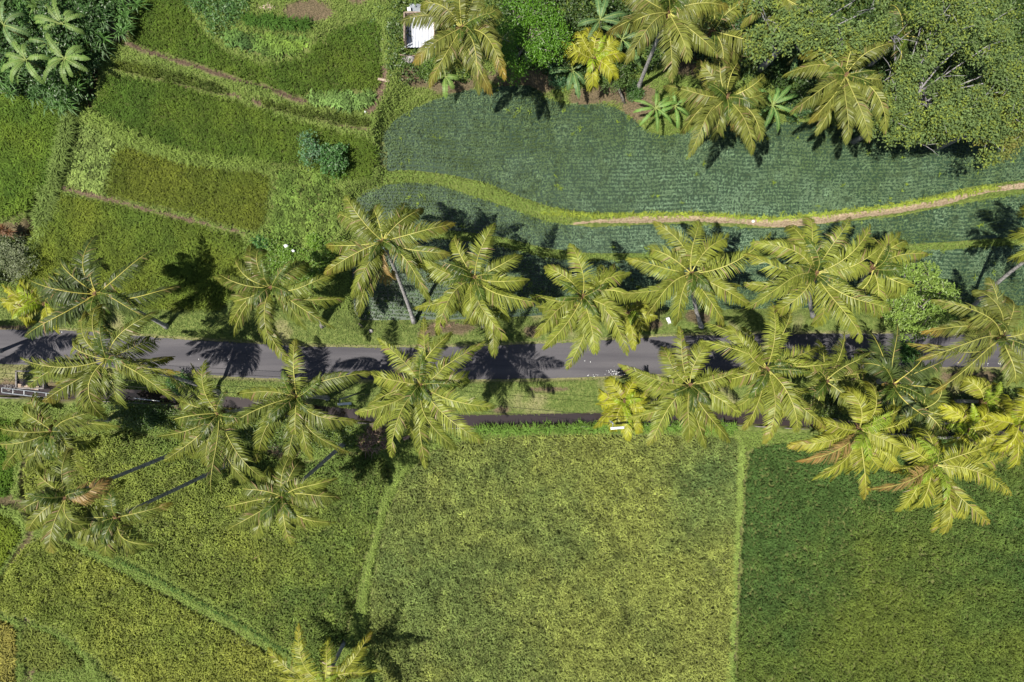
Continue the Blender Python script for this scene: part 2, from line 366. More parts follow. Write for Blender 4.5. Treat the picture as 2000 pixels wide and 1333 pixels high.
L.new(mm.outputs[0], p.inputs['Base Color']); b = N.new('ShaderNodeBump'); b.inputs['Strength'].default_value = .3; b.inputs['Distance'].default_value = .01
L.new(n1.outputs[0], b.inputs['Height']); L.new(b.outputs[0], p.inputs['Normal']); o = N.new('ShaderNodeOutputMaterial'); L.new(p.outputs[0], o.inputs[0])
road = obj('road', npmesh('road', RV, q, None, None, m, True)); tag(road, 'narrow dark asphalt road crossing between the palms', 'road', kind='structure')

# footpath -------------------------------------------------------------------------------------
pc = resample(smooth(PW, 2, False), .15); pT = np.gradient(pc, axis=0); pT /= np.linalg.norm(pT, axis=1)[:, None]; pN = np.stack([-pT[:, 1], pT[:, 0]], 1)
hw = .22+.10*fbm(pc[:, 0], pc[:, 1], .7, 4)
hw = hw*(.65+.7*vnoise(pc[:, 0], pc[:, 1], .45, 6))*np.clip(np.arange(len(pc))*.012+.3, 0, 1)
Pv = []
for f in (-1, -.5, 0, .5, 1):
    jit = (rng.random(len(pc))-.5)*.10*(abs(f) == 1)
    xy = pc+pN*((hw*f)+jit)[:, None]; Pv.append(np.column_stack([xy, gz(xy[:, 0], xy[:, 1])+.035+.02*(1-f*f)]))
Pv = np.concatenate(Pv); n_ = len(pc); I = np.arange(5*n_).reshape(5, n_)
q = np.stack([I[:-1, :-1], I[:-1, 1:], I[1:, 1:], I[1:, :-1]], -1).reshape(-1, 4)
M_path = solid('trodden_earth', (.20, .145, .095), (.40, .32, .22), 7, .95, .5, .1, 6)
tag(obj('path', npmesh('path', Pv, q, None, None, M_path, True)), 'trodden brown earth path on the curving bund', 'path', kind='structure')

# canal water, and paddy water under the seedlings -------------------------------------------
def water_mat(name, col, rough=.03, bmp=0.0):
    m, t = newmat(name); N = t.nodes; L = t.links; tc = N.new('ShaderNodeTexCoord'); n = N.new('ShaderNodeTexNoise'); n.inputs['Scale'].default_value = 2.5
    L.new(tc.outputs['Object'], n.inputs['Vector']); p = N.new('ShaderNodeBsdfPrincipled'); p.inputs['Roughness'].default_value = rough
    p.inputs['Base Color'].default_value = (*col, 1); b = N.new('ShaderNodeBump'); b.inputs['Strength'].default_value = bmp; b.inputs['Distance'].default_value = .03
    if bmp: L.new(n.outputs[0], b.inputs['Height']); L.new(b.outputs[0], p.inputs['Normal'])
    o = N.new('ShaderNodeOutputMaterial'); L.new(p.outputs[0], o.inputs[0]); return m
M_water = water_mat('canal_water', (.035, .028, .03)); M_paddy = water_mat('paddy_water', (.026, .052, .030), .3)
cc = resample(CN[(CN[:, 0] > -70) & (CN[:, 0] < 75)], .4); cT = np.gradient(cc, axis=0); cT /= np.linalg.norm(cT, axis=1)[:, None]; cN = np.stack([-cT[:, 1], cT[:, 0]], 1)
Vw = np.concatenate([np.column_stack([cc+cN*.62, np.full(len(cc), -.32)]), np.column_stack([cc-cN*.62, np.full(len(cc), -.32)])]); n_ = len(cc)
q = [(n_+i, n_+i+1, i+1, i) for i in range(n_-1)]
tag(obj('water', npmesh('water', Vw, q, None, None, M_water)), 'dark still water of the narrow irrigation canal', 'water', kind='structure')
wb = MB(); 
for i in range(n_-1):
    A = cc[i]-cN[i]*.60; B = cc[i+1]-cN[i+1]*.60; A2 = cc[i]-cN[i]*.86; B2 = cc[i+1]-cN[i+1]*.86
    zt = .36
    wb.add([(A[0], A[1], -.8), (B[0], B[1], -.8), (B2[0], B2[1], -.8), (A2[0], A2[1], -.8), (A[0], A[1], zt), (B[0], B[1], zt), (B2[0], B2[1], zt), (A2[0], A2[1], zt)],
           [(4, 5, 6, 7), (0, 4, 5, 1) if False else (1, 5, 4, 0), (3, 7, 6, 2)])
cw = wb.build('canal_wall', M_concrete); tag(cw, 'low grey concrete wall along the south edge of the canal', 'wall')
for k, lab in (('seed_a', 'upper'), ('seed_b', 'middle'), ('seed_c', 'lower')):
    z, P = FP[k]; P = P[np.abs(P[:, 0]) < 80]
    V = np.column_stack([P, np.full(len(P), z-.0)+.03+.0])
    me = bpy.data.meshes.new('water'); me.from_pydata([tuple(v) for v in V], [], [list(range(len(V)))]); me.materials.append(M_paddy)
    tag(obj('water', me), f'shallow paddy water under the {lab} terrace of dark seedlings', 'water', kind='structure')

# ------------------------------------------------------------------ crops: tufts of bent blades
def blades(pos, hgt, lean, az, wid, col, colv=.25, mat=None, name='x', tipcol=None):
    """pos (n,3) roots; one bent blade each"""
    n = len(pos); d = np.stack([np.cos(az), np.sin(az), np.zeros(n)], 1); s = np.stack([-d[:, 1], d[:, 0], np.zeros(n)], 1)*(wid/2)[:, None]
    up = np.array([0, 0, 1.0]); mid = pos+d*(hgt*lean*.35)[:, None]+up*(hgt*.72)[:, None]; tip = pos+d*(hgt*lean)[:, None]+up*(hgt*(1.0-.38*lean))[:, None]
    V = np.stack([pos-s*.6, pos+s*.6, mid+s, mid-s, tip], 1).reshape(-1, 3); k = np.arange(n)*5
    q = np.stack([k, k+1, k+2, k+3], 1); t = np.stack([k+3, k+2, k+4], 1)
    C = np.repeat(col, 5, 0); 
    if tipcol is not None: C = C.reshape(n, 5, 3); C[:, 4] = C[:, 4]*tipcol; C = C.reshape(-1, 3)
    return npmesh(name, V, q, t, C, mat)
FRX, FRY = 47.5, 32.5       # a little beyond the frame
def crop(key, name, label, cat, sp, nb, h, wid, c1, c2, lean=(.4, 1.0), grid=False, psc=.12, var=.35, tex=.35, mat=None, ang=0.0, hj=.25, edge=.05, weeds=None, tsc=1.4, bias=None, inset=0.0):
    z, P = FP[key]
    sp0 = sp
    x0, y0 = np.maximum(P.min(0), (-FRX, -FRY)); x1, y1 = np.minimum(P.max(0), (FRX, FRY))
    ca, sa = math.cos(ang), math.sin(ang); cx, cy = (x0+x1)/2, (y0+y1)/2; rr = (math.hypot(x1-x0, y1-y0)/2+1)*(1.25 if grid else 1)
    gx, gy = np.meshgrid(np.arange(-rr, rr, sp), np.arange(-rr, rr, sp)); gx = gx.ravel(); gy = gy.ravel()
    if grid: gx = gx*.82; gy = gy*1.12
    gx = gx+(rng.random(len(gx))-.5)*2*(.26 if grid else .5)*sp; gy = gy+(rng.random(len(gx))-.5)*2*(.10 if grid else .5)*sp
    if grid:   # hand planted rows wander gently
        wx = .8*(vnoise(gx, gy, .10, 61)-.5)+.5*(vnoise(gx, gy, .3, 62)-.5); wy = .9*(vnoise(gx, gy, .10, 63)-.5)+.5*(vnoise(gx, gy, .3, 64)-.5); gx = gx+wx; gy = gy+wy
    X = cx+gx*ca-gy*sa; Y = cy+gx*sa+gy*ca
    ok = inside(X, Y, P) & (X > x0) & (X < x1) & (Y > y0) & (Y < y1); X = X[ok]; Y = Y[ok]
    ed = segdist(X, Y, P, True)+.3*(fbm(X, Y, 1.5, 77)-.5); k_ = ed > edge; X = X[k_]; Y = Y[k_]; ed = ed[k_]
    n = len(X)
    pn = fbm(X, Y, psc, hash_(key)); tn = vnoise(X, Y, tsc, 41); t2 = rng.random(n)
    mixv = np.clip((pn-.5)*1.7+.5+(tn-.5)*.35+(fbm(X, Y, .45, 23)-.5)*.7, 0, 1)
    if bias is not None: mixv = np.clip(mixv+bias(X, Y), 0, 1)
    col = np.array(c1)*(1-mixv)[:, None]+np.array(c2)*mixv[:, None]
    col = col*(1+tex*(tn-.5)+var*(t2-.5))[:, None]; t3 = rng.random(n); col[t3 < .10] *= .55; col[t3 > .93] *= 1.3
    hh = h*(1+hj*(vnoise(X, Y, .9, 13)-.5)*1.6+hj*(rng.random(n)-.5))
    if weeds:
        wm = (fbm(X, Y, .8, 87) > weeds[0]) & (rng.random(n) < weeds[1]); col[wm] = np.array(weeds[2])*(.8+.5*rng.random(wm.sum()))[:, None]; hh[wm] *= 1.25
    Z = gz(X, Y)
    rep = lambda a: np.repeat(a, nb, 0)
    pos = np.column_stack([rep(X), rep(Y), rep(Z)]); pos[:, :2] += (rng.random((n*nb, 2))-.5)*sp*(.25 if grid else .6)
    az = rng.random(n*nb)*2*math.pi; ln = lean[0]+(lean[1]-lean[0])*rng.random(n*nb)
    me = blades(pos, rep(hh)*(.75+.5*rng.random(n*nb)), ln, az, wid*(.7+.6*rng.random(n*nb)), rep(col)*(.82+.36*rng.random(n*nb))[:, None], mat=mat or M_rice, name=name)
    tag(obj(name, me), label, cat, kind='stuff')
def hash_(k): return sum(ord(c)*(i+3) for i, c in enumerate(k)) % 97
gau = lambda X, Y, px, py, rx, ry: np.exp(-(((X-(px-1000)/PX)/rx)**2+((Y-(666.5-py)/PX)/ry)**2))
bmid = lambda X, Y: .22-.50*gau(X, Y, 1390, 960, 6, 6)-.12*gau(X, Y, 860, 1000, 5, 9)+.2*gau(X, Y, 1050, 1250, 12, 8)
bwest = lambda X, Y: .25*gau(X, Y, 350, 950, 9, 5)+.2*gau(X, Y, 520, 1180, 9, 4)-.55*gau(X, Y, 690, 960, 6, 8)
beast = lambda X, Y: -.45*gau(X, Y, 1600, 900, 12, 7)+.25*gau(X, Y, 1750, 1280, 14, 6)
crop('mid', 'rice_crop', 'large light green rice field in the bottom middle', 'rice', .22, 8, .50, .062, (.135, .198, .062), (.255, .290, .074), lean=(.2, .85), psc=.10, edge=.16, tex=.55, var=.7, hj=.45, bias=bmid)
crop('east', 'rice_crop', 'dark green rice field in the bottom right corner', 'rice', .22, 8, .46, .062, (.078, .142, .036), (.142, .188, .036), lean=(.2, .85), psc=.07, tex=.35, edge=.14, var=.45, hj=.4, bias=beast)
crop('west', 'rice_crop', 'mid green rice field left of the narrow upright bund', 'rice', .22, 8, .50, .062, (.115, .180, .042), (.220, .260, .050), lean=(.2, .85), psc=.09, edge=.18, tex=.55, var=.5, hj=.45, bias=bwest)
crop('south', 'rice_crop', 'yellowing rice field below the diagonal bund', 'rice', .22, 8, .50, .062, (.170, .220, .042), (.270, .295, .056), lean=(.2, .85), psc=.09, edge=.18, tex=.5, var=.5, hj=.45)
crop('nook', 'rice_crop', 'small rounded rice plot at the lower left edge', 'rice', .21, 6, .6, .08, (.11, .15, .03), (.17, .20, .04))
crop('corner', 'rice_crop', 'yellow rice plot in the bottom left corner', 'rice', .21, 6, .6, .08, (.23, .22, .05), (.30, .26, .06))
crop('edge_a', 'rice_crop', 'small deep green rice plot at the left edge beside the palms', 'rice', .2, 6, .6, .07, (.06, .13, .012), (.12, .18, .015))
crop('edge_b', 'rice_crop', 'deep green rice plot at the left edge under the two leaning palms', 'rice', .2, 6, .6, .07, (.08, .14, .012), (.15, .2, .02))
crop('slope', 'rice_crop', 'bright green rice field above the road on the left', 'rice', .2, 6, .5, .055, (.090, .155, .024), (.160, .200, .026), psc=.13, lean=(.6, 1.4))
crop('terr_b', 'rice_crop', 'small olive rice terrace between the two bean plots', 'rice', .2, 6, .45, .05, (.095, .140, .020), (.150, .178, .024), psc=.13, lean=(.6, 1.4))
crop('terr_c', 'rice_crop', 'long sloping rice terrace left of the dark seedling field', 'rice', .2, 6, .45, .05, (.075, .138, .020), (.130, .182, .024), psc=.13, lean=(.6, 1.4))
crop('terr_d', 'rice_crop', 'curved rice terrace wrapping round the horseshoe garden', 'rice', .2, 6, .45, .05, (.072, .135, .020), (.118, .170, .022), psc=.13, lean=(.5, 1.2))
crop('strip_a', 'rice_crop', 'narrow dark rice strip on the upper left terrace', 'rice', .2, 6, .5, .055, (.07, .105, .02), (.10, .13, .02), edge=.0)
crop('strip_b', 'rice_crop', 'narrow dark rice strip under the small bean bed', 'rice', .2, 6, .5, .055, (.07, .105, .02), (.10, .13, .02), edge=.0)
crop('left', 'rice_crop', 'rice field at the left edge below the banana clump', 'rice', .2, 6, .5, .055, (.070, .150, .022), (.140, .205, .024), psc=.15, lean=(.6, 1.4))
def bean(key, label, c1, c2, h=.3):
    crop(key, 'bean_crop', label, 'beans', .26, 10, h, .13, c1, c2, lean=(.6, 1.5), mat=M_grass, var=.8, tex=.7, hj=.6)
bean('bean_a', 'two beds of leafy beans beside the tall grass bank', (.13, .20, .05), (.20, .26, .07))
bean('bean_b', 'leafy bean plot right of the olive rice terrace', (.11, .18, .035), (.20, .26, .06))
bean('bean_c', 'short bed of pale green beans next to the ditch plank', (.13, .22, .06), (.18, .27, .07), .35)
bean('bean_d', 'bean patch inside the horseshoe garden', (.07, .15, .05), (.16, .24, .04))
blue = lambda X, Y: .80*np.exp(-(((X-18)/17)**2+((Y-11)/8)**2))-.25  # pale teal sky sheen painted into the seedling colours right of centre
W_ = (.60, .035, (.20, .28, .04))
for k, lab, an in (('seed_a', 'upper terrace of dark blue green seedlings in rows', .02), ('seed_b', 'middle curved terrace of dark seedlings below the earth path', .03), ('seed_c', 'lower terrace of dark seedlings behind the roadside palms', .0)):
    crop(k, 'rice_seedlings', lab, 'seedlings', .275, 9, .25, .05, (.092, .142, .048), (.165, .250, .158), lean=(.4, 1.1), grid=True, psc=.05, tex=.25, var=.18, mat=M_seed, ang=an, weeds=W_, bias=blue)

# grass on bunds and verges -----------------------------------------------------------------
def grass_cover():
    sp = .17; X, Y = np.meshgrid(np.arange(-FRX, FRX, sp), np.arange(-FRY, FRY, sp)); X = X.ravel(); Y = Y.ravel()
    X = X+(rng.random(len(X))-.5)*sp; Y = Y+(rng.random(len(Y))-.5)*sp
    df = gval(DF, X, Y); dr_ = gval(droad, X, Y); mu = gval(mud, X, Y); dp = gval(dpath, X, Y); dc = gval(dcan, X, Y); dy = gval(dry, X, Y)
    ok = (df > -.01)*(df < 1e8)*(((df > 0.02)) & (dr_ > .05+.15*rng.random(len(X))) & (mu < .35+.4*rng.random(len(X))) & (dp > .30+.1*rng.random(len(X))) & (dc > .62)) & ~((dc < .95) & (Y < np.interp(X, CN[:, 0], CN[:, 1])))
    ok &= rng.random(len(X)) < np.where(dy > .3, .55, 1.0)
    X, Y, df, dr_, dy = X[ok], Y[ok], df[ok], dr_[ok], dy[ok]; n = len(X)
    mown = (dr_ < 3.4)
    pn = fbm(X, Y, .25, 50); wn = rng.random(n)
    col = np.where(mown[:, None], np.array((.135, .205, .050)), np.array((.165, .245, .055)))*(1-pn[:, None]*.6)+np.where(mown[:, None], np.array((.22, .26, .085)), np.array((.26, .325, .080)))*(pn[:, None]*.6)
    col = col*(1-dy[:, None]*.7)+np.array((.34, .30, .15))*dy[:, None]*.7
    col = col*(.8+.4*wn)[:, None]
    tall = fbm(X, Y, .5, 90)
    hh = np.where(mown, .07+.06*rng.random(n), .14+.22*rng.random(n)*tall*1.6)
    nb = 4; rep = lambda a: np.repeat(a, nb, 0)
    pos = np.column_stack([rep(X), rep(Y), rep(gz(X, Y))]); pos[:, :2] += (rng.random((n*nb, 2))-.5)*sp
    me = blades(pos, rep(hh)*(.7+.6*rng.random(n*nb)), .5+1.0*rng.random(n*nb), rng.random(n*nb)*6.283, .05*(.7+.6*rng.random(n*nb)), rep(col)*(.85+.3*rng.random(n*nb))[:, None], mat=M_grass, name='grass')
    tag(obj('grass', me), 'short green grass on the bunds and road verges', 'grass', kind='stuff')
grass_cover()

def tuft_line(name, label, cat, pts, width, h, wid, c, sp=.2, nb=10, lean=(.7, 1.5), kind='stuff', z0=None):
    P = resample(smooth(W(pts, .8), 1, False), sp); n = len(P)*max(1, int(width/sp)); P = np.repeat(P, max(1, int(width/sp)), 0)
    P = P+(rng.random(P.shape)-.5)*width; X, Y = P[:, 0], P[:, 1]; rep = lambda a: np.repeat(a, nb, 0)
    pos = np.column_stack([rep(X), rep(Y), rep(gz(X, Y)) if z0 is None else np.full(n*nb, z0)]); pos[:, :2] += (rng.random((n*nb, 2))-.5)*.12
    col = np.array(c)*(.7+.6*rng.random(n))[:, None]
    me = blades(pos, h*(.7+.6*rng.random(n*nb)), lean[0]+(lean[1]-lean[0])*rng.random(n*nb), rng.random(n*nb)*6.283, wid*(.7+.6*rng.random(n*nb)), rep(col), mat=M_grass, name=name)
    return tag(obj(name, me), label, cat, kind=kind)
tuft_line('tall_grass', 'tall rough grass on the bank between the left field and the bean beds', 'grass', [(142,232),(128,290),(112,340),(96,380),(84,410),(70,440)], 1.0, .75, .06, (.14, .20, .05))
tuft_line('tall_grass', 'long grass along the upper edge of the olive rice terrace', 'grass', [(190,232),(240,255),(300,292),(400,318),(530,330)], .6, .5, .05, (.20, .28, .06))
tuft_line('tall_grass', 'coarse weeds along the foot of the canal wall', 'grass', [(930,842),(1050,838),(1150,836),(1300,834),(1440,838)], .55, .45, .06, (.13, .23, .04))
tuft_line('tall_grass', 'yellow flowering weeds along the lower edge of the earth path', 'grass', [(1060,412),(1150,424),(1300,418),(1400,419),(1500,428),(1600,419),(1750,402),(1850,384),(1950,364)], .3, .3, .06, (.27, .33, .05))
tuft_line('tall_grass', 'pale arching grass edging the bright rice field above the dark ditch', 'grass', [(108,385),(90,430),(70,470),(55,520)], .6, .55, .05, (.20, .27, .07))
tuft_line('tall_grass', 'dark leafy weeds bordering the horseshoe garden soil', 'grass', [(500,60),(540,66),(600,72),(618,66)], .5, .6, .07, (.06, .13, .02))
tuft_line('tall_grass', 'bright green weeds on the diagonal bund', 'grass', [(170,1066),(240,1104),(350,1162),(480,1232),(560,1282)], .2, .22, .05, (.08, .155, .035))

tuft_line('tall_grass', 'pale green grass on the long upright bund left of the dark green field', 'grass', [(1452,868),(1450,960),(1444,1050),(1438,1150),(1434,1250),(1428,1340)], .36, .28, .045, (.24, .32, .08), sp=.12)
tuft_line('tall_grass', 'pale green grass on the curved bund left of the large light green field', 'grass', [(812,890),(785,925),(762,965),(745,1010),(733,1060),(720,1120),(711,1170),(706,1220)], .22, .25, .04, (.24, .32, .075), sp=.12)
tuft_line('tall_grass', 'pale grass edging the mid green field along the diagonal bund', 'grass', [(130,1040),(240,1096),(350,1150),(480,1220),(580,1292)], .22, .28, .045, (.24, .31, .08), sp=.12)
tuft_line('tall_grass', 'pale grass along the curved bund of the small rounded plot', 'grass', [(40,1212),(100,1224),(150,1255),(190,1300),(250,1340)], .30, .34, .045, (.27, .33, .08), sp=.12)

# ------------------------------------------------------------------ coconut palms
REXP = [1.25]
def rach(L, a0, D, n=17):
    s = np.linspace(0, 1, n); th = a0-D*s**REXP[0]; st = L/(n-1)
    x = np.concatenate([[0], np.cumsum(np.cos((th[1:]+th[:-1])/2)*st)]); z = np.concatenate([[0], np.cumsum(np.sin((th[1:]+th[:-1])/2)*st)])
    return s, x, z
def solve(L, a0, Rr):
    lo, hi = 1.6*a0, 3.4
    if rach(L, a0, lo)[1][-1] < Rr: L = L*Rr/rach(L, a0, lo)[1][-1]*1.01
    for _ in range(18):
        md = (lo+hi)/2
        if rach(L, a0, md)[1][-1] > Rr: lo = md
        else: hi = md
    return L, (lo+hi)/2
WIND = np.array([-.10, -1.0, 0])
def make_frond(parent, hub, az, L, a0, D, tint, ribc, roll, lat, droop, windk, orange, ll0=1.0, nl=76, gap=None):
    s, x, z = rach(L, a0, D); n = len(s)
    d = np.array([math.cos(az), math.sin(az), 0]); pr = np.array([-d[1], d[0], 0])
    ly = lat*(4*s*(1-s)*L*.13+.03*L*np.sin(2*math.pi*s)*s)
    P = d*x[:, None]+pr*ly[:, None]; P[:, 2] += z
    T = np.gradient(P, axis=0); T /= np.linalg.norm(T, axis=1)[:, None]
    Sd = np.cross(np.array([0, 0, 1.0]), T); Sd /= np.linalg.norm(Sd, axis=1)[:, None]+1e-9; Nn = np.cross(T, Sd)
    ro = roll*s**.8; Sr = Sd*np.cos(ro)[:, None]+Nn*np.sin(ro)[:, None]; Nr = -Sd*np.sin(ro)[:, None]+Nn*np.cos(ro)[:, None]
    # leaflets
    u = np.repeat(np.linspace(.13, .995, nl), 2); sg = np.tile([1.0, -1.0], nl); u = np.clip(u+(rng.random(len(u))-.5)*.012, 0, 1)
    k = rng.random(len(u)) > .05; u = u[k]; sg = sg[k]; ph = rng.random()*50
    if gap is not None: k = ~((u > gap[0]) & (u < gap[1]) & (sg == gap[2])); u = u[k]; sg = sg[k]
    clump = vnoise(u*22+ph, sg*7.3+ph, 1.0, 4)-.5; clump2 = vnoise(u*9+ph, sg*5.3+ph, 1.0, 8)-.5
    ip = lambda A: np.stack([np.interp(u, s, A[:, i]) for i in range(3)], 1)
    p0 = ip(P); t_ = ip(T); s_ = ip(Sr); n_ = ip(Nr); m = len(u)
    ln = ll0*np.interp(u, [0, .13, .3, .55, .8, .93, 1], [.3, .62, .98, 1.0, .72, .50, .34])*(.9+.2*rng.random(m))
    al = np.interp(u, [.1, .5, .9, 1.0], [R(22), R(34), R(50), R(72)])+(rng.random(m)-.5)*.14+clump*.38
    v = R(20)*(1-u)+(rng.random(m)-.5)*.30+clump2*.5
    dr = t_*np.sin(al)[:, None]+(s_*sg[:, None]*np.cos(v)[:, None]+n_*np.sin(v)[:, None])*np.cos(al)[:, None]
    g = droop*(.7+.6*rng.random(m))*(1-clump2*.9)
    dn = np.array([0, 0, -1.0])
    md = dr*(ln*.5)[:, None]+dn*(g*ln*.13)[:, None]+WIND*(windk*ln*.08)[:, None]
    d2 = dr+dn*(g*1.0)[:, None]+WIND*(windk*.55)+t_*.15; d2 /= np.linalg.norm(d2, axis=1)[:, None]
    mid = p0+md; tip = mid+d2*(ln*.5)[:, None]
    wv = t_-dr*np.sum(t_*dr, 1)[:, None]; wv /= np.linalg.norm(wv, axis=1)[:, None]+1e-9; wv = wv+n_*(.9*(rng.random(m)-.5)+.8*clump2)[:, None]; wv /= np.linalg.norm(wv, axis=1)[:, None]
    w1 = np.full(m, .022); w2 = (.031+.012*rng.random(m))*(.5+.5*ll0)
    V = np.stack([p0-wv*w1[:, None], p0+wv*w1[:, None], mid+wv*w2[:, None], mid-wv*w2[:, None], tip+wv*.006, tip-wv*.006], 1).reshape(-1, 3)
    k = np.arange(m)*6; Q = np.concatenate([np.stack([k, k+1, k+2, k+3], 1), np.stack([k+3, k+2, k+4, k+5], 1)])
    c = np.array(tint)*(.72+.56*rng.random(m))[:, None]*(1+.25*clump)[:, None]; br = rng.random(m) < .035; c[br] = np.array((.26, .19, .09))
    of = orange*sstep(.72, 1.0, u+.1*rng.random(m))[:, None]; c = c*(1-of)+np.array((.42, .20, .035))*of
    C = np.repeat(c, 6, 0).reshape(m, 6, 3)
    C[:, 4:] = C[:, 4:]*(1-.25)+np.array((.32, .25, .06))*.25 if orange > .15 else C[:, 4:]
    C = C.reshape(-1, 3)
    off = np.asarray(hub)-np.array(parent.location)
    fr = obj('frond', npmesh('frond', V, Q, None, C, M_palm), parent); fr.location = tuple(off)
    rb_ = MB(); rad = np.interp(s, [0, .12, .5, 1], [.075, .040, .027, .008])*max(.6, ll0); Pr = P.copy(); Pr += Nr*.012
    rb_.tube(Pr[::1], rad, 5)
    Vr = np.concatenate(rb_.v); Cr = np.tile(np.array(ribc), (len(Vr), 1))
    obj('midrib', npmesh('midrib', Vr, rb_.q, rb_.t, Cr, M_rib, True), fr)
    return fr

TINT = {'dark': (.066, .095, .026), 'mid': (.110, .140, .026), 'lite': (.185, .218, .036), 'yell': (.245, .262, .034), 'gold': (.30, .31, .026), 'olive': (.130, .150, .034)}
def palm(label, C, h, tips, tint='lite', base=None, Lf=4.3, extra=5, nuts=None, group='coconut palms around the road and fields', ll=1.0, orange=.15, name='coconut_palm', trunk_r=.15, windk=1.0):
    c2 = at(C[0], C[1], h); 
    if base is None: g2 = c2*.55+at(C[0], C[1], 0)*0+c2*.45+np.array([rng.random()-.5, rng.random()-.5])*.9
    else: g2 = at(base[0], base[1], .3)
    z0 = float(gz(g2[0], g2[1])); root = empty(name, (g2[0], g2[1], z0)); hub = np.array([c2[0], c2[1], h])
    tag(root, label, 'palm tree', group)
    # trunk
    s = np.linspace(0, 1, 16); ctl = np.array([g2[0]*.45+c2[0]*.55, g2[1]*.45+c2[1]*.55, z0+(h-z0)*.42])
    a = np.array([g2[0], g2[1], z0-.25]); top = hub-np.array([0, 0, .15])
    P = a*((1-s)**2)[:, None]+ctl*(2*s*(1-s))[:, None]+top*(s**2)[:, None]
    rr = trunk_r*np.interp(s, [0, .05, .15, 1], [1.9, 1.45, 1.1, .8])*(1+.05*(np.arange(16) % 2))
    MB().tube(P, rr, 10).build('trunk', M_trunk, root, True)
    # fibrous crown heart
    hb = MB(); sd_ = abs(int(C[0]*7+C[1]))
    hb.blob(hub+np.array([0, 0, -.12]), (.30*ll, .30*ll, .42), 8, .35, sd_)
    for i in range(7):
        a_ = rng.random()*6.28; e = hub+np.array([math.cos(a_)*.55*ll, math.sin(a_)*.55*ll, .1-.35*rng.random()]); hb.tube([hub, (hub+e)/2+np.array([0, 0, .12]), e], [.06, .045, .02], 4)
    hb.build('crown_heart', M_fibre, root)
    if nuts:
        mn, cnt, na = nuts
        for i in range(cnt):
            a_ = na+(rng.random()-.5)*2.2; rr_ = .42+.32*rng.random()
            c_ = hub+np.array([math.cos(a_)*rr_, math.sin(a_)*rr_, -.15-.3*rng.random()])
            MB().blob(c_, (.13, .13, .155), 8, .05, i).build('coconut', mn, root, True)
    T0 = np.array(TINT[tint])
    def frond_to(tx, ty, old, a0=None, Lm=None):
        zt = h-.5; L = Lf*(.95+.1*rng.random()) if Lm is None else Lm
        REXP[0] = 1.15+1.5*rng.random()**1.5
        if a0 is None: a0 = R(14+34*rng.random())
        for _ in range(4):
            t2 = at(tx, ty, zt); v = t2-c2; Rr = float(np.linalg.norm(v)); az = math.atan2(v[1], v[0])
            L2, D = solve(L, a0, max(Rr, .35*L)); zt = h+rach(L2, a0, D)[2][-1]
        short = Rr/L2
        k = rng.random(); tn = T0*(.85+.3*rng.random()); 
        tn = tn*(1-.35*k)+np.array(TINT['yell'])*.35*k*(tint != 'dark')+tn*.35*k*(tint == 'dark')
        org = orange*.5*(rng.random()*1.1) if rng.random() < .5 else 0
        if old == 2: tn = np.array((.28, .19, .07)); org = .3
        sx = math.cos(az); roll = (R(46)*sx if rng.random() < .75 else R(50)*(rng.random()-.5)*2)+R(40)*(rng.random()-.5)
        ribc = np.array((.38, .37, .095))*(.8+.35*rng.random()) if tint != 'dark' else np.array((.42, .38, .08))*(.8+.35*rng.random())
        gap = None
        if rng.random() < .45: g0 = .35+.5*rng.random(); gap = (g0, g0+.03+.04*rng.random(), 1.0 if rng.random() < .5 else -1.0)
        make_frond(root, hub, az, L2, a0, D, tn, ribc, roll, (rng.random()-.5)*1.9, .45+.85*rng.random(), windk*(.4+.9*rng.random()), org, ll0=ll, gap=gap)
    for tp in tips: frond_to(tp[0], tp[1], tp[2] if len(tp) > 2 else 0)
    # young, steep fronds in the heart of the crown: greener, most darkened to paint in the crown's inner shade
    REXP[0] = 1.2
    for i in range(extra):
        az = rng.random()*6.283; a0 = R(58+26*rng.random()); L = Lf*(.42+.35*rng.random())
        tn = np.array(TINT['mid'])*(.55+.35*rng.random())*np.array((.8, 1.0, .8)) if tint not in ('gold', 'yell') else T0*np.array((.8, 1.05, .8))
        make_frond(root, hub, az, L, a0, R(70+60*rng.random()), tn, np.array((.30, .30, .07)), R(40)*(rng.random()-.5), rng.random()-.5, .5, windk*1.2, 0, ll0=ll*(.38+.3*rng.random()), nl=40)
    return root

def off(C, lst): return [(C[0]+a, C[1]+b) for a, b in lst]
G2 = 'young yellowish coconut palms'
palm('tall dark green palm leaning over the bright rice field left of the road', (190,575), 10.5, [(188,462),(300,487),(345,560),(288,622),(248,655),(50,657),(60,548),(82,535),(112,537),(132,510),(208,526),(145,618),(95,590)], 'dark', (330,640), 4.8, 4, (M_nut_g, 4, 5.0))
palm('palm with orange frond tips standing over the left part of the road', (210,702), 12.5, [(40,700),(62,728),(57,755),(88,784),(150,808),(206,815),(208,748),(243,790),(358,787),(345,726),(335,698),(304,610),(170,606),(200,594),(118,752),(172,665),(300,668)], 'mid', (430,768), 4.7, 3, (M_nut_g, 6, 1.2), orange=.9)
palm('dark green palm in the left corner below the steel rail', (104,842), 8.5, [(-8,832),(0,868),(8,915),(60,915),(92,915),(192,852),(165,922),(80,782),(118,794),(200,800),(228,832),(38,822),(55,800)], 'mid', (215,818), 4.2, 4, (M_nut_g, 5, 2.5))
palm('small ragged palm top of the upper of two long leaning trunks', (130,970), 14, [(57,926),(58,975),(42,998),(57,1035),(100,1076,0),(210,936,2),(134,880),(165,1000),(90,1010)], 'mid', (455,838), 3.3, 3, orange=.5)
palm('small green palm top of the lower of two long leaning trunks', (228,1010), 13, [(130,1012),(128,1045),(166,1070),(199,1092),(222,1068),(280,1072),(304,1062),(330,985),(240,942),(172,962),(262,1030),(180,1075)], 'mid', (450,905), 3.6, 3, orange=.5)
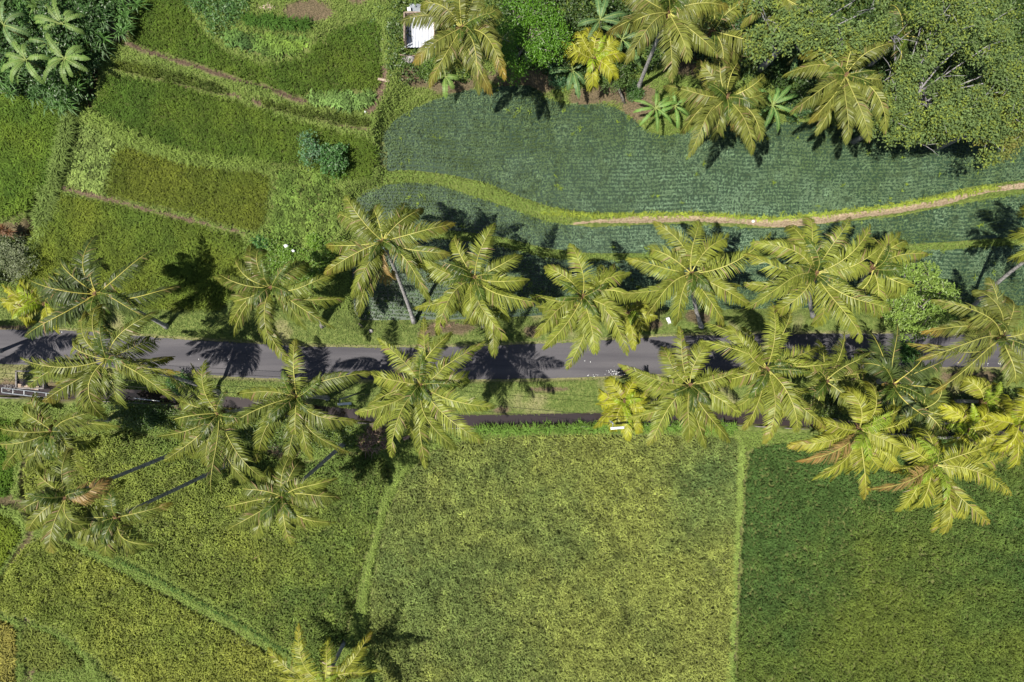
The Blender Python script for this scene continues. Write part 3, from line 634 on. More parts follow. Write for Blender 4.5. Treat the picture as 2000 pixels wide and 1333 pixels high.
palm('bushy palm just below the trunk shadow on the road', (428,808), 11, [(400,706),(372,712),(327,730),(362,780),(310,852),(322,900),(378,893),(405,910),(413,965),(490,948),(522,940),(470,800),(440,880),(345,820)], 'mid', (505,800), 4.3, 4, (M_nut_g, 5, 5.8))
palm('broad palm below the road with a frond arching right over the asphalt', (580,775), 11, [(577,665),(722,727),(463,770),(444,832),(503,900),(557,915),(607,895),(678,882),(694,822),(520,855),(500,790),(585,835)], 'mid', (640,778), 4.4, 5, (M_nut_g, 4, 1.5))
palm('lone palm leaning over the mid green field below the road', (553,970), 12, [(440,990),(448,1032),(497,1050),(570,1065),(652,1020),(662,970),(635,955),(655,936),(590,905),(576,880),(530,924),(484,955),(587,1015),(505,1010)], 'mid', (672,866), 3.7, 4, orange=.4)
palm('palm at the road edge with a dense crown left of the pale leaning trunk', (530,562), 10, [(455,500),(420,542),(460,588),(450,632),(457,652),(532,678),(562,705),(595,640),(650,640),(668,583),(650,535),(600,515),(518,492),(493,478),(425,535),(620,612)], 'mid', (636,636), 4.3, 4, (M_nut_g, 3, 4.7))
palm('palm with a pale curved trunk leaning over the seedling terraces', (748,472), 12, [(675,383),(660,418),(640,480),(636,532),(688,578),(702,612),(838,585),(845,532),(875,496),(885,438),(826,410),(790,396),(733,424),(790,440),(712,500),(768,530,2)], 'mid', (808,632), 4.4, 3, (M_nut_y, 2, 4.5), orange=.35)
palm('full green palm north of the road between the pale trunk and the middle palm', (927,543), 11.5, [(888,462),(966,437),(1017,497),(1030,548),(1050,592),(990,625),(988,660),(965,694),(915,632),(855,652),(812,602),(823,510),(843,548),(940,610),(970,572),(900,600)], 'lite', (945,640), 4.3, 5)
palm('round symmetrical palm north of the road near the photo centre', (1138,580), 10.5, [(1115,478),(1065,525),(1040,577),(1052,600),(1075,628),(1048,655),(1064,680),(1108,718),(1162,688),(1225,690),(1217,620),(1248,583),(1228,535),(1201,517),(1168,525),(1185,602),(1138,622)], 'lite', (1150,640), 4.1, 5)
palm('big palm south of the road whose shadow falls on the asphalt to its right', (822,752), 13, [(740,662),(828,622),(880,652),(943,670),(907,735),(963,795),(942,862),(890,874),(832,912),(764,890),(733,835),(697,806),(720,790),(725,730),(855,718),(870,812),(810,810),(800,850)], 'lite', (850,790), 4.5, 6)
palm('palm carrying yellow coconuts over the seedling rows', (1350,535), 11.5, [(1280,435),(1368,430),(1422,464),(1505,456),(1462,596),(1440,560),(1412,632),(1322,632),(1266,612),(1217,574),(1228,505),(1272,495),(1372,562),(1398,500)], 'lite', (1370,640), 4.5, 4, (M_nut_y, 11, 3.3), orange=.35)
palm('largest of the right-hand palms crossing the seedling terraces and the road', (1592,535), 13, [(1458,497),(1457,555),(1472,475),(1532,475),(1537,442),(1578,425),(1700,440),(1660,425),(1725,478),(1700,520),(1463,600),(1513,603),(1588,632),(1682,665),(1660,600),(1740,602),(1720,618),(1640,590)], 'lite', (1590,620), 4.8, 6, (M_nut_g, 3, 4.0), orange=.3)
palm('partly hidden palm between the biggest right-hand palm and the round leafy tree', (1705,525), 9, [(1765,455),(1774,470),(1813,497),(1770,560),(1740,580),(1700,590),(1690,470),(1650,560)], 'lite', (1690,560), 3.9, 4, orange=.4)
palm('palm south of the road right of the yellowish young palm', (1347,753), 10.5, [(1212,713),(1296,678),(1328,640),(1378,672),(1455,718),(1450,742),(1443,810),(1425,860),(1378,872),(1347,860),(1268,868),(1232,816),(1258,793),(1240,745),(1390,785),(1310,800)], 'lite', (1330,770), 4.3, 4, orange=.2)
palm('palm straddling the road right of centre with nuts in its heart', (1497,720), 12, [(1382,632),(1374,667),(1425,637),(1455,640),(1507,592),(1545,605),(1602,680),(1643,708),(1556,842),(1612,835),(1495,864),(1455,836),(1430,790),(1447,730),(1590,722),(1570,762),(1530,815)], 'lite', (1470,735), 4.5, 4, (M_nut_g, 6, 4.4), orange=.3)
palm('low palm filling the gap south of the road behind the two biggest right-hand palms', (1612,745), 7.5, [(1650,650),(1700,690),(1643,796),(1585,800),(1560,700),(1672,762),(1600,668),(1548,760),(1690,730)], 'mid', (1600,745), 4.2, 4)
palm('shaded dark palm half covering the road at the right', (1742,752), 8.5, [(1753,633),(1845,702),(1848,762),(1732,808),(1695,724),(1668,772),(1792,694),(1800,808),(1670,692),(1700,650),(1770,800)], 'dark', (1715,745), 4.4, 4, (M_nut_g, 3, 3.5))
palm('palm with broad pale fronds just right of the field corner', (1678,839), 12, [(1692,745),(1650,780),(1622,822),(1543,870),(1560,900,2),(1592,935),(1626,938),(1690,972),(1655,905),(1715,914),(1800,802),(1780,890),(1761,924),(1610,838),(1740,800)], 'yell', (1640,822), 4.4, 4, (M_nut_g, 4, 3.0), orange=.45)
palm('lowest right-hand palm hanging over the dark green field', (1822,908), 12, [(1755,998),(1825,1037),(1842,1040),(1930,1022),(1975,967),(1942,920),(1970,885),(1945,862),(1790,858),(1755,910),(1700,955,2),(1750,862),(1780,985),(1880,1010)], 'yell', (1770,865), 4.4, 4, orange=.3)
palm('palm with orange fronds at the right edge over the road', (1955,660), 10.5, [(1825,587),(1805,648),(1780,672),(1797,702),(1820,768),(1905,568),(1932,545),(1960,588),(2015,615),(2005,742),(1970,745),(2050,690),(1900,640)], 'olive', (1915,675), 4.5, 3, (M_nut_g, 4, 4.0), orange=1.1)
palm('palm beyond the right edge with a pale trunk leaning out of the photo', (2062,470), 13, [(1985,455),(1995,420),(2040,380),(2110,390),(2150,450),(2140,530),(2080,570),(2020,540),(1990,500),(2060,400)], 'lite', (1900,607), 4.3, 4)
palm('bright yellow palm in the thicket at the right below the road', (1886,838), 7, [(1828,790),(1835,862),(1945,805),(1935,865),(1880,885),(1855,800),(1912,800),(1862,872),(1900,880)], 'gold', None, 3.6, 4, orange=.2)
palm('yellow palm cut by the right edge below the road', (1988,830), 7.5, [(1944,822),(1940,872),(2010,888),(1975,914),(1962,790),(1995,762),(2050,800),(2050,860),(1950,845)], 'gold', None, 3.8, 4, orange=.3)
palm('small palm behind the bright yellow ones in the right thicket', (1922,786), 5, [(1942,752),(1954,812),(1888,766),(1880,805),(1900,745),(1975,790),(1925,830)], 'yell', None, 3.2, 4)
palm('palm with dark narrow fronds in the middle of the right thicket', (1800,800), 7, [(1826,740),(1852,800),(1835,850),(1780,860),(1750,820),(1745,780),(1790,745)], 'mid', None, 3.4, 4)
palm('palm at the top partly covering the white hut roof', (902,55), 11, [(786,40),(812,120),(840,165),(875,135),(935,178),(958,180),(985,150),(938,85),(953,50),(975,20),(940,-25),(900,-40),(862,-25),(826,18),(962,78),(895,125),(920,140)], 'olive', (880,100), 4.2, 4, (M_nut_g, 3, 4.4), orange=.9)
palm('palm with a curved grey trunk rising from the bank at the top', (1306,25), 13, [(1190,62),(1225,118),(1250,45),(1312,155),(1342,118),(1348,68),(1400,105),(1370,45),(1420,15),(1335,-50),(1270,-40),(1220,-10)], 'olive', (1243,180), 4.1, 4, (M_nut_g, 4, 4.4), orange=.8)
palm('palm hanging over the top edge of the seedling field with browned tips', (1418,192), 9.5, [(1334,258),(1348,302),(1400,256),(1470,298),(1487,270),(1492,182),(1500,136),(1360,130),(1300,168),(1347,202),(1404,118),(1440,130),(1380,225),(1430,240)], 'olive', (1390,170), 4.1, 4, orange=1.0)
palm('palm with one dry silvery frond between the two upper palms', (1392,62), 8, [(1508,112),(1456,22),(1400,150),(1340,90),(1440,120),(1380,-10)], 'olive', (1385,100), 4.2, 3, orange=.4)
palm('palm beside the grey-green tree drooping over the seedlings', (1650,148), 11, [(1564,105),(1534,145),(1548,218),(1584,236),(1598,258),(1655,276),(1640,246),(1697,272),(1730,255),(1702,160),(1680,110),(1726,100),(1660,100),(1605,200)], 'olive', (1600,165), 4.2, 4, (M_nut_g, 3, 3.0), orange=.5)
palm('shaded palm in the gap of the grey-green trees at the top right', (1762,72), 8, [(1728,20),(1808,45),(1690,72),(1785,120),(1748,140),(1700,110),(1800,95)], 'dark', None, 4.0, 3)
palm('palm cut by the top edge behind the hanging palm', (1520,-10), 9, [(1452,48),(1455,14),(1498,66),(1600,40),(1590,92),(1545,85)], 'olive', (1500,60), 4.2, 3)
palm('palm cut by the bottom edge below the mid green field', (634,1332), 5.2, [(525,1268),(583,1222),(638,1246),(724,1236),(742,1312),(764,1334),(540,1322),(570,1390),(640,1440),(710,1410)], 'yell', (672,1255), 4.0, 3, orange=.7)
palm('palm beyond the left edge casting its shadow on the road', (-140,690), 7.5, [(-60,620),(-40,690),(-70,760),(-150,790),(-220,740),(-240,660),(-170,600),(-100,600)], 'mid', None, 4.0, 3)
palm('young palm at the left edge above the road', (88,594), 5, [(4,558),(0,586),(46,552),(64,626),(36,606),(110,640),(2,600)], 'gold', (150,605), 3.6, 3, group=G2, orange=.2, ll=.9)
palm('young palm beside the round middle palm on the verge', (1228,612), 4.5, [(1282,622),(1246,670),(1238,682),(1256,598),(1206,652),(1215,580),(1268,640)], 'yell', (1225,615), 2.6, 3, group=G2, ll=.75)
palm('bright yellow young palm beside the canal', (1219,784), 4.5, [(1187,738),(1173,790),(1162,835),(1228,858),(1275,808),(1262,765),(1246,735),(1198,842),(1250,845),(1178,765)], 'gold', None, 3.1, 4, group=G2, ll=.85)
palm('young orange-tipped palm at the top beside the bright green tree', (1161,116), 4.5, [(1094,82),(1127,63),(1153,46),(1176,62),(1208,70),(1222,107),(1160,166),(1120,126),(1104,108),(1190,150)], 'gold', None, 3.3, 3, group=G2, ll=.85, orange=.6)


# ------------------------------------------------------------------ broad-leaved trees and shrubs
def leaves(cent, nrm_bias, n, ls, col, spread, up=.6, var=.4, asp=.5):
    """n leaves around every cluster centre (k,3)"""
    k = len(cent); c = np.repeat(cent, n, 0); m = len(c)
    p = c+rng.normal(size=(m, 3))*spread
    d = rng.normal(size=(m, 3)); d[:, 2] *= .45; d /= np.linalg.norm(d, axis=1)[:, None]
    nn = rng.normal(size=(m, 3))*.55+np.array([0, 0, up*1.6]); sd_ = np.cross(d, nn); sd_ /= np.linalg.norm(sd_, axis=1)[:, None]+1e-9
    l = ls*(.7+.6*rng.random(m)); V = np.stack([p, p+d*(l*.45)[:, None]+sd_*(l*asp*.5)[:, None], p+d*l[:, None]-np.array([0, 0, .15])*l[:, None], p+d*(l*.45)[:, None]-sd_*(l*asp*.5)[:, None]], 1).reshape(-1, 3)
    q = np.arange(m*4).reshape(-1, 4)
    cl = np.array(col)*np.repeat((1-var/2+var*rng.random(k)), n)[:, None]*(.8+.4*rng.random(m))[:, None]
    return V, q, np.repeat(cl, 4, 0)
def tree(name, label, cat, px, py, r, h, col, ls=.16, nlobe=11, ncl=34, nl=11, hcr=None, trunk=.2, spread=.16, flat=.55, group=None, mat=None, base=None, gaps=0, twig=True, asp=.5, col2=None, pts=None, barkm=None):
    c2 = at(px, py, h); hcr = hcr or r*.8
    b2 = c2 if base is None else at(base[0], base[1], .5)
    z0 = float(gz(b2[0], b2[1])); root = empty(name, (b2[0], b2[1], z0)); tag(root, label, cat, group)
    cc_ = np.array([c2[0], c2[1], h-hcr*.5]); lobes = []
    for i in range(nlobe):
        if pts is not None and i < len(pts): q2 = at(pts[i][0], pts[i][1], h); lobes.append(np.array([q2[0], q2[1], cc_[2]+hcr*(.2*rng.random()-.05)])); continue
        a = i*2.4+rng.random()*.6*(1+gaps*2); rr_ = r*(.72+(.25*rng.random() if gaps else 0))*math.sqrt((i+.5)/nlobe); lobes.append(cc_+np.array([math.cos(a)*rr_, math.sin(a)*rr_, hcr*(.55*(1-(rr_/r)**2)-.2+.25*rng.random())]))
    cen = []; lr = r*(.42 if not gaps else .34)*(9/nlobe)**.35
    for lb in lobes:
        R_ = lr*(.75+.5*rng.random()); d = rng.normal(size=(ncl, 3)); d /= np.linalg.norm(d, axis=1)[:, None]; d[:, 2] = np.abs(d[:, 2])*1.0-.25
        cen.append(lb+d*np.array([R_, R_, R_*flat*1.3])*(.7+.4*rng.random(ncl))[:, None])
    cen = np.concatenate(cen)
    if gaps: cen = cen[fbm(cen[:, 0]*1.0, cen[:, 1]*1.0, .55, 3) > gaps]
    V, q, C = leaves(cen, None, nl, ls, col, spread, asp=asp)
    if col2 is not None:
        kk = np.repeat(rng.random(len(cen)) < .3, nl*4); C[kk] = C[kk]/np.array(col)*np.array(col2)
    tb = MB(); top = np.array([cc_[0], cc_[1], cc_[2]-hcr*(.75 if gaps else .25)]); b = np.array([b2[0], b2[1], z0-.2])
    tb.tube([b, b*.6+top*.4+np.array([.1*r*.3, 0, 0]), top], [trunk*1.4, trunk, trunk*.7], 8)
    for lb in lobes:
        md = (top+lb)/2+np.array([rng.random()-.5, rng.random()-.5, .3])*r*.08; md[2] -= (.35*hcr if gaps else 0); tb.tube([top-np.array([0, 0, .2]), md, lb+np.array([0, 0, -.05])], [trunk*(.34 if gaps else .5), trunk*(.2 if gaps else .3), trunk*.1], 5)
        if twig:
            for _ in range(3):
                e = lb+np.array([rng.random()-.5, rng.random()-.5, .5*rng.random()])*lr*1.7; tb.tube([lb, (lb+e)/2+np.array([0, 0, .1]), e], [min(.035, trunk*.13), min(.02, trunk*.1), .008], 4)
    tb.build('trunk', barkm or M_bark, root, True)
    V = V-np.array(root.location); obj('crown', npmesh('crown', V, q, None, C, mat or M_leaf), root)
    return root
M_pale = solid('pale_bark', (.15, .14, .16), (.36, .35, .37), 5, .8, .3)
tree('broadleaf_tree', 'vivid bright green leafy tree at the top beside the hut palm', 'tree', 1030, 62, 3.2, 7, (.085, .20, .012), .17, 12, 60, 12, 3.0, .2, .15, pts=[(1005,20),(1060,20),(1090,60),(1050,90),(1000,60),(1000,118),(1035,50)])
GR = (.125, .185, .060); GY_ = (.19, .24, .045)
tree('broadleaf_tree', 'largest grey-green tree filling the top right corner with pale bare twigs', 'tree', 1895, 120, 6.6, 12, GR, .20, 28, 84, 17, 5, .30, .20, mat=M_soft, barkm=M_pale, gaps=.40, pts=[(1840,90),(1800,130),(1870,130),(1830,30),(1895,60),(1780,60)], col2=GY_, base=(1800,60))
tree('broadleaf_tree', 'grey-green tree with loose sprays along the top edge', 'tree', 1590, 20, 4.6, 12, GR, .24, 14, 64, 16, 3.4, .24, .20, mat=M_soft, barkm=M_pale, gaps=.44, col2=GY_, pts=[(1510,20),(1555,30),(1600,45),(1650,30),(1690,30),(1665,70),(1720,0),(1500,0),(1600,0),(1640,90)])
tree('broadleaf_tree', 'lower grey-green tree spreading left over the drooping palm', 'tree', 1790, 205, 3.6, 10, GR, .23, 12, 70, 16, 2.6, .2, .20, mat=M_soft, barkm=M_pale, gaps=.43, col2=GY_, pts=[(1740,150),(1770,180),(1740,205),(1800,215),(1830,190),(1790,240),(1850,240),(1880,215)])
tree('broadleaf_tree', 'olive green tree at the right edge above the seedling field', 'tree', 1965, 228, 3.0, 9, (.15, .18, .045), .22, 10, 70, 16, 2.4, .2, .20, mat=M_soft, barkm=M_pale, gaps=.38, col2=(.22, .21, .05))
tree('broadleaf_tree', 'round light green leafy tree beside the road at the right', 'tree', 1812, 575, 3.4, 6.5, (.16, .25, .045), .30, 16, 40, 9, 3.2, .18, .13, asp=.34, pts=[(1835,530),(1860,570),(1870,600),(1820,560),(1790,590),(1815,600),(1770,620),(1800,640),(1845,620),(1835,550),(1765,600),(1745,570)], col2=(.23, .33, .07))
tree('shrub', 'dark green round bush in the field next to the thin sapling', 'shrub', 648, 309, 1.35, 3.0, (.06, .15, .035), .20, 9, 26, 8, 1.4, .07, .12, asp=.6)
tree('sapling', 'thin blue-green sapling with a pale stem by the round bush', 'tree', 603, 287, 1.3, 3.4, (.09, .20, .085), .18, 8, 14, 7, 1.6, .05, .16, base=(612,322), asp=.5, pts=[(597,262),(603,275),(592,290),(612,292),(606,300)], barkm=M_pale)
tree('small_tree', 'small dense tree with a dark stem on the bank between palms', 'tree', 1204, 142, 1.5, 4.0, (.085, .15, .03), .12, 9, 34, 9, 1.8, .12, .11, base=(1220,205))
SH = [(842,132,1.1,'round green shrub next to the grey stone slab',(.11,.19,.03)),(745,22,1.5,'feathery shrub at the top of the row left of the hut',(.10,.19,.06)),(778,120,1.0,'yellow-green shrub at the foot of the row left of the hut',(.18,.25,.035)),
      (1092,142,1.2,'blue-green leafy shrub below the bright green tree',(.06,.15,.06)),(1532,142,1.3,'dark shrub left of the drooping upper palm',(.06,.12,.03)),(1478,30,1.8,'dark leafy shrub between two palms cut by the top edge',(.05,.12,.035)),
      (1580,175,1.6,'green shrub between the banana clump and the drooping palm',(.075,.14,.03)),(440,22,2.0,'large blue-green shrub left of the horseshoe garden soil',(.06,.14,.05)),(485,35,1.3,'smaller blue-green shrub touching the horseshoe garden soil',(.07,.16,.055)),
      (22,505,1.8,'grey-green shrub at the left edge above the road',(.17,.20,.10)),(300,815,.9,'low shrub beside the canal under the orange-tipped palm',(.06,.12,.02)),(345,750,1.2,'dark shrub between the road and the canal on the left',(.05,.13,.02)),
      (660,332,.9,'low bright shrub at the foot of the round bush',(.10,.22,.03)),(1560,205,1.2,'low dark shrub at the edge of the seedlings behind the bananas',(.05,.11,.035)),(720,10,1.0,'small shrub at the top between terrace and hut',(.12,.20,.04)),
      (560,500,.8,'leafy yellow-green weed bush by the pale litter',(.15,.27,.03)),(615,470,.7,'small bright weed bush right of the pale litter',(.16,.28,.03)),(1240,175,.8,'small dark shrub at the foot of the curved grey trunk',(.06,.13,.03)),(1780,690,1.0,'dark shrub on the road edge under the round light green tree',(.05,.14,.02))]
for (x_, y_, r_, lab, c_) in SH:
    tree('shrub', lab, 'shrub', x_, y_, r_, .7+r_*.95, c_, .15, 8, 26, 9, r_*1.2, .05, .12, twig=False)

# undergrowth: one uncountable mass
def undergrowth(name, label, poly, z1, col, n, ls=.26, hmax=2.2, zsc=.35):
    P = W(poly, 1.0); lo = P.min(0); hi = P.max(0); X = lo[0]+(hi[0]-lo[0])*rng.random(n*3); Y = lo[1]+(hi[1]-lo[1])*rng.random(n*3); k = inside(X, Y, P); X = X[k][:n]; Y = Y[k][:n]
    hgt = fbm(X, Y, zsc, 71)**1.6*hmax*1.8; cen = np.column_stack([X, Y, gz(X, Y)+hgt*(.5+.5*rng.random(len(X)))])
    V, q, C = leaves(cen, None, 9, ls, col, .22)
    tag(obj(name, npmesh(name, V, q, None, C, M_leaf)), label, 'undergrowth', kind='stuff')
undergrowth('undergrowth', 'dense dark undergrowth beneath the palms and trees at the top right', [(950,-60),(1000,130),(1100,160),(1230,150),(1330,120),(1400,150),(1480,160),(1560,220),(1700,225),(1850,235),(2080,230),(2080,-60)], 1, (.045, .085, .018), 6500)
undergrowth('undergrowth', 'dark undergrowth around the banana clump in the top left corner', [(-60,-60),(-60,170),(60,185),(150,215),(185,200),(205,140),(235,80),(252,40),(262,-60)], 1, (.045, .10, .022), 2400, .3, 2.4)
undergrowth('undergrowth', 'low weeds and shrubs between the canal and the left rice field', [(200,785),(330,790),(520,815),(690,835),(690,870),(560,885),(470,860),(330,840),(200,830)], 1, (.08, .13, .025), 700, .2, .7)
undergrowth('undergrowth', 'shaded leafy growth in the thicket below the road at the right', [(1560,760),(1700,770),(1850,770),(2080,760),(2080,860),(1850,858),(1700,850),(1580,842)], 1, (.07, .11, .02), 1200, .24, 1.2)
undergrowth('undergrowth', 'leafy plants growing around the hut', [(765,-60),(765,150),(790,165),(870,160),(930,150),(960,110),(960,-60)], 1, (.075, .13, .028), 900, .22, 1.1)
undergrowth('undergrowth', 'dark bushes in the sunken corner at the left edge', [(-60,440),(40,460),(50,500),(30,545),(-60,560)], 1, (.08, .11, .04), 700, .2, 1.4)
undergrowth('undergrowth', 'green weeds around the litter at the foot of the bean plot', [(490,470),(540,470),(600,490),(665,470),(660,530),(600,560),(500,545)], 1, (.12, .22, .025), 600, .18, .5)
undergrowth('undergrowth', 'leafy growth inside the horseshoe garden', [(380,-60),(380,20),(420,60),(430,90),(470,65),(500,40),(520,-60)], 1, (.08, .17, .04), 700, .2, .9)

# bananas ------------------------------------------------------------------------------------
def banana(label, px, py, h, leaves_, col, Ls=2.2, name='banana_plant', base=None, wd=.50):
    c2 = at(px, py, h); b2 = c2+np.array([.1, .1]) if base is None else at(base[0], base[1], .5); z0 = float(gz(b2[0], b2[1])); root = empty(name, (b2[0], b2[1], z0)); tag(root, label, 'banana plant', 'banana plants')
    hub = np.array([c2[0], c2[1], h])
    MB().tube([(b2[0], b2[1], z0-.1), ((b2[0]+c2[0])/2, (b2[1]+c2[1])/2, (z0+h)/2), hub-np.array([0, 0, .1])], [.16, .13, .08], 8).build('stem', M_stem, root, True)
    for (ang, rf) in leaves_:
        az = R(ang); L_ = Ls*1.15*(.7+.5*rng.random()); az += R(34)*(rng.random()-.5); a0 = R(48-18*rf+10*rng.random()); L_, D = solve(L_, a0, L_*(.55+.35*rf)); s, x, z = rach(L_, a0, D, 17)
        d = np.array([math.cos(az), math.sin(az), 0]); pr = np.array([-d[1], d[0], 0]); P = d*x[:, None]; P[:, 2] += z
        T = np.gradient(P, axis=0); T /= np.linalg.norm(T, axis=1)[:, None]; N_ = np.cross(T, pr); N_ = N_*np.sign(N_[:, 2:3]+1e-6)
        w_ = wd*.5*np.interp(s, [0, .1, .2, .5, .85, 1], [.06, .1, .75, 1, .8, .1])
        V = []; C = []; q = []
        tn = np.array(col)*(.8+.45*rng.random())
        for sg in (1, -1):
            for i in range(16):
                j = 1+.25*(rng.random()-.5); dz = -.10-.30*rng.random()*(rng.random() < .35)
                a_ = P[i]; b_ = P[i+1]; e1 = pr*sg*w_[i]*j+np.array([0, 0, 1])*w_[i]*dz; e2 = pr*sg*w_[i+1]*j+np.array([0, 0, 1])*w_[i+1]*dz
                sh = T[i]*.05*rng.random(); k = len(V); V += [a_, b_, b_+e2*.98-sh*.4, a_+e1+sh]; q.append((k, k+1, k+2, k+3)); cc__ = tn*(.9+.2*rng.random()); C += [cc__*1.15, cc__*1.15, cc__, cc__]
        lf = obj('leaf', npmesh('leaf', np.array(V), q, None, np.array(C), M_banana), root); lf.location = tuple(hub-np.array(root.location))
        mb = MB().tube(P+N_*.012, np.interp(s, [0, .2, 1], [.05, .026, .008]), 5); Vr = np.concatenate(mb.v)
        obj('midrib', npmesh('midrib', Vr, mb.q, mb.t, np.tile(np.array((.24, .30, .09)), (len(Vr), 1)), M_rib, True), lf)
M_stem = solid('banana_stem', (.12, .14, .04), (.26, .24, .09), 5, .7)
BG = (.14, .225, .055)
banana('banana plant with the widest leaf fan in the middle of the corner clump', 127, 115, 4.5, [(40,.9),(15,.9),(-15,1),(-35,1),(-60,.9),(-90,.7),(-120,.9),(150,.9),(110,1),(200,.8)], BG)
banana('banana plant left of the widest leaf fan in the corner clump', 52, 118, 4.5, [(175,1),(200,1),(225,.9),(250,.8),(150,1),(120,.9),(90,.8),(300,.8),(20,.8)], BG)
banana('banana plant with one upright leaf at the top of the corner clump', 122, 48, 4.5, [(92,1),(135,1),(155,.9),(35,.9),(60,.7),(180,.9),(210,.8),(330,.8)], BG)
banana('banana plant cut by the left edge in the corner clump', 8, 50, 4.5, [(80,.9),(20,.9),(-30,.9),(-70,.8),(120,.9),(-10,.8)], (.12, .20, .07))
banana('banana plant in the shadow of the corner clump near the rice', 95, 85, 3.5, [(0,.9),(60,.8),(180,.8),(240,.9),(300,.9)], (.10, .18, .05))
banana('banana plant on the grassy point of the seedling field', 1280, 212, 3.0, [(100,.9),(150,1),(185,.9),(215,1),(268,1),(330,.9),(10,1),(50,.8)], (.12, .24, .05), 2.2, wd=.30)
banana('small banana plant right of the one on the grassy point', 1318, 208, 2.6, [(80,.8),(20,.9),(-30,.9),(-80,.9),(200,.7)], (.11, .22, .05), 1.9, wd=.34)
banana('banana plant at the seedling edge right of the browned palm', 1508, 205, 3.2, [(35,1),(5,1),(-25,1),(-60,.9),(-90,.8),(-115,.9),(-140,.9),(120,.8),(70,.8)], (.11, .22, .06), 2.1, wd=.36)
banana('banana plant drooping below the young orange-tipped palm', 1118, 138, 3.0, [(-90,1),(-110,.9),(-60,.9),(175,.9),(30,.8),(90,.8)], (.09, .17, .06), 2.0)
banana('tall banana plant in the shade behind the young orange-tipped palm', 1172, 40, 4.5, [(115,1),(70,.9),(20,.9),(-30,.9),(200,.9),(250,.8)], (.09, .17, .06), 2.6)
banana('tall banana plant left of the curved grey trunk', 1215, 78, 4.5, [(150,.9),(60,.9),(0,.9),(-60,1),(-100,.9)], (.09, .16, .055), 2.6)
banana('banana plant in the undergrowth beside the hut palm', 870, 150, 2.4, [(-60,.8),(-100,.9),(200,.8),(-20,.8),(80,.7)], (.14, .23, .05), 1.7)
banana('banana plant in the gap left of the drooping upper palm', 1555, 110, 4.0, [(45,.9),(-30,.9),(-100,.9),(160,.8),(100,.9)], (.07, .14, .05), 2.4)

# strap-leaved clumps ------------------------------------------------------------------------
def strap(label, px, py, h, nros, rad, L_, col, cat='plant', name='screw_pine', nlf=28, wid=.085, group=None, spread=.8):
    c2 = at(px, py, h); z0 = float(gz(c2[0], c2[1])); root = empty(name, (c2[0], c2[1], z0)); tag(root, label, cat, group)
    VV = []; QQ = []; TT = []; CC = []; k0 = 0; st = MB()
    for i in range(nros):
        a = rng.random()*6.283; rr_ = rad*math.sqrt(rng.random()); hb = np.array([c2[0]+math.cos(a)*rr_, c2[1]+math.sin(a)*rr_, z0+(h-z0)*(.75+.35*rng.random()*(1-.5*rr_/max(rad, .1)))])
        st.tube([(c2[0]+math.cos(a)*rr_*.3, c2[1]+math.sin(a)*rr_*.3, z0-.05), hb], [.05, .04], 5)
        n = nlf; az = rng.random(n)*6.283; el = R(10)+R(60)*rng.random(n); l = L_*1.15*(.7+.5*rng.random(n))
        d = np.stack([np.cos(az)*np.cos(el), np.sin(az)*np.cos(el), np.sin(el)], 1); s_ = np.stack([-np.sin(az), np.cos(az), 0*az], 1)*wid/2
        m1 = hb+d*(l*.5)[:, None]; tp = m1+d*(l*.5)[:, None]*np.array([1, 1, .1])-np.array([0, 0, 1])*(l*.18)[:, None]
        VV.append(np.stack([hb-s_*.6, hb+s_*.6, m1+s_, m1-s_, tp], 1).reshape(-1, 3)); kk = np.arange(n)*5+k0; k0 += n*5
        QQ.append(np.stack([kk, kk+1, kk+2, kk+3], 1)); TT.append(np.stack([kk+3, kk+2, kk+4], 1)); CC.append(np.repeat(np.array(col)*(.7+.6*rng.random(n))[:, None], 5, 0))
    st.build('stem', M_bark, root)
    obj('foliage', npmesh('foliage', np.concatenate(VV)-np.array(root.location), np.concatenate(QQ), np.concatenate(TT), np.concatenate(CC), M_banana), root)
DG = (.09, .19, .045)
GS = 'strap leaved plants in the corner clump'
strap('strap-leaved plant at the right end of the corner clump beside the rice', 212, 52, 3.4, 9, 1.3, 1.0, DG, group=GS)
strap('strap-leaved plant at the top right of the corner clump', 240, 12, 3.2, 8, 1.2, 1.0, DG, group=GS)
strap('yellower strap-leaved plant above the upright banana leaf', 95, 22, 3.2, 9, 1.4, .95, (.11, .19, .04), group=GS)
strap('strap-leaved plant just right of the upright banana leaf', 172, 30, 3.6, 10, 1.5, 1.0, (.07, .15, .045), group=GS)
strap('strap-leaved plant at the lower tip of the corner clump', 128, 188, 2.6, 8, 1.2, 1.0, DG, group=GS)
strap('strap-leaved plant at the left edge below the bananas', 12, 158, 2.6, 8, 1.1, 1.0, DG, group=GS)
strap('strap-leaved plant below the fan of banana leaves', 88, 178, 2.4, 7, 1.1, 1.0, (.07, .15, .04), group=GS)
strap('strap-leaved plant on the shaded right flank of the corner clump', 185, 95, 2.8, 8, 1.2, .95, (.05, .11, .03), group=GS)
strap('strap-leaved plant deep in the dark gap at the top left', 50, 20, 2.8, 7, 1.1, .9, DG, group=GS)
strap('pale reedy clump left of the hut', 755, 85, 1.8, 7, .8, .85, (.17, .25, .08), 'grass clump', 'reed_clump', 34, .05)
strap('pale reedy clump directly below the one left of the hut', 762, 118, 1.5, 5, .6, .7, (.17, .24, .07), 'grass clump', 'reed_clump', 34, .05)
strap('spiky dark green rosette plant at the foot of the bean plot', 510, 472, 1.3, 3, .35, .85, (.07, .18, .05), 'plant', 'rosette_plant', 34, .06)
strap('spiky yellow-green plant right of the garden soil at the top edge', 590, 8, 1.8, 4, .6, 1.0, (.15, .22, .03), 'plant', 'rosette_plant', 22, .08)
strap('spiky yellow plant at the very top edge above the garden soil', 560, -6, 1.8, 3, .5, 1.0, (.17, .22, .04), 'plant', 'rosette_plant', 22, .08)
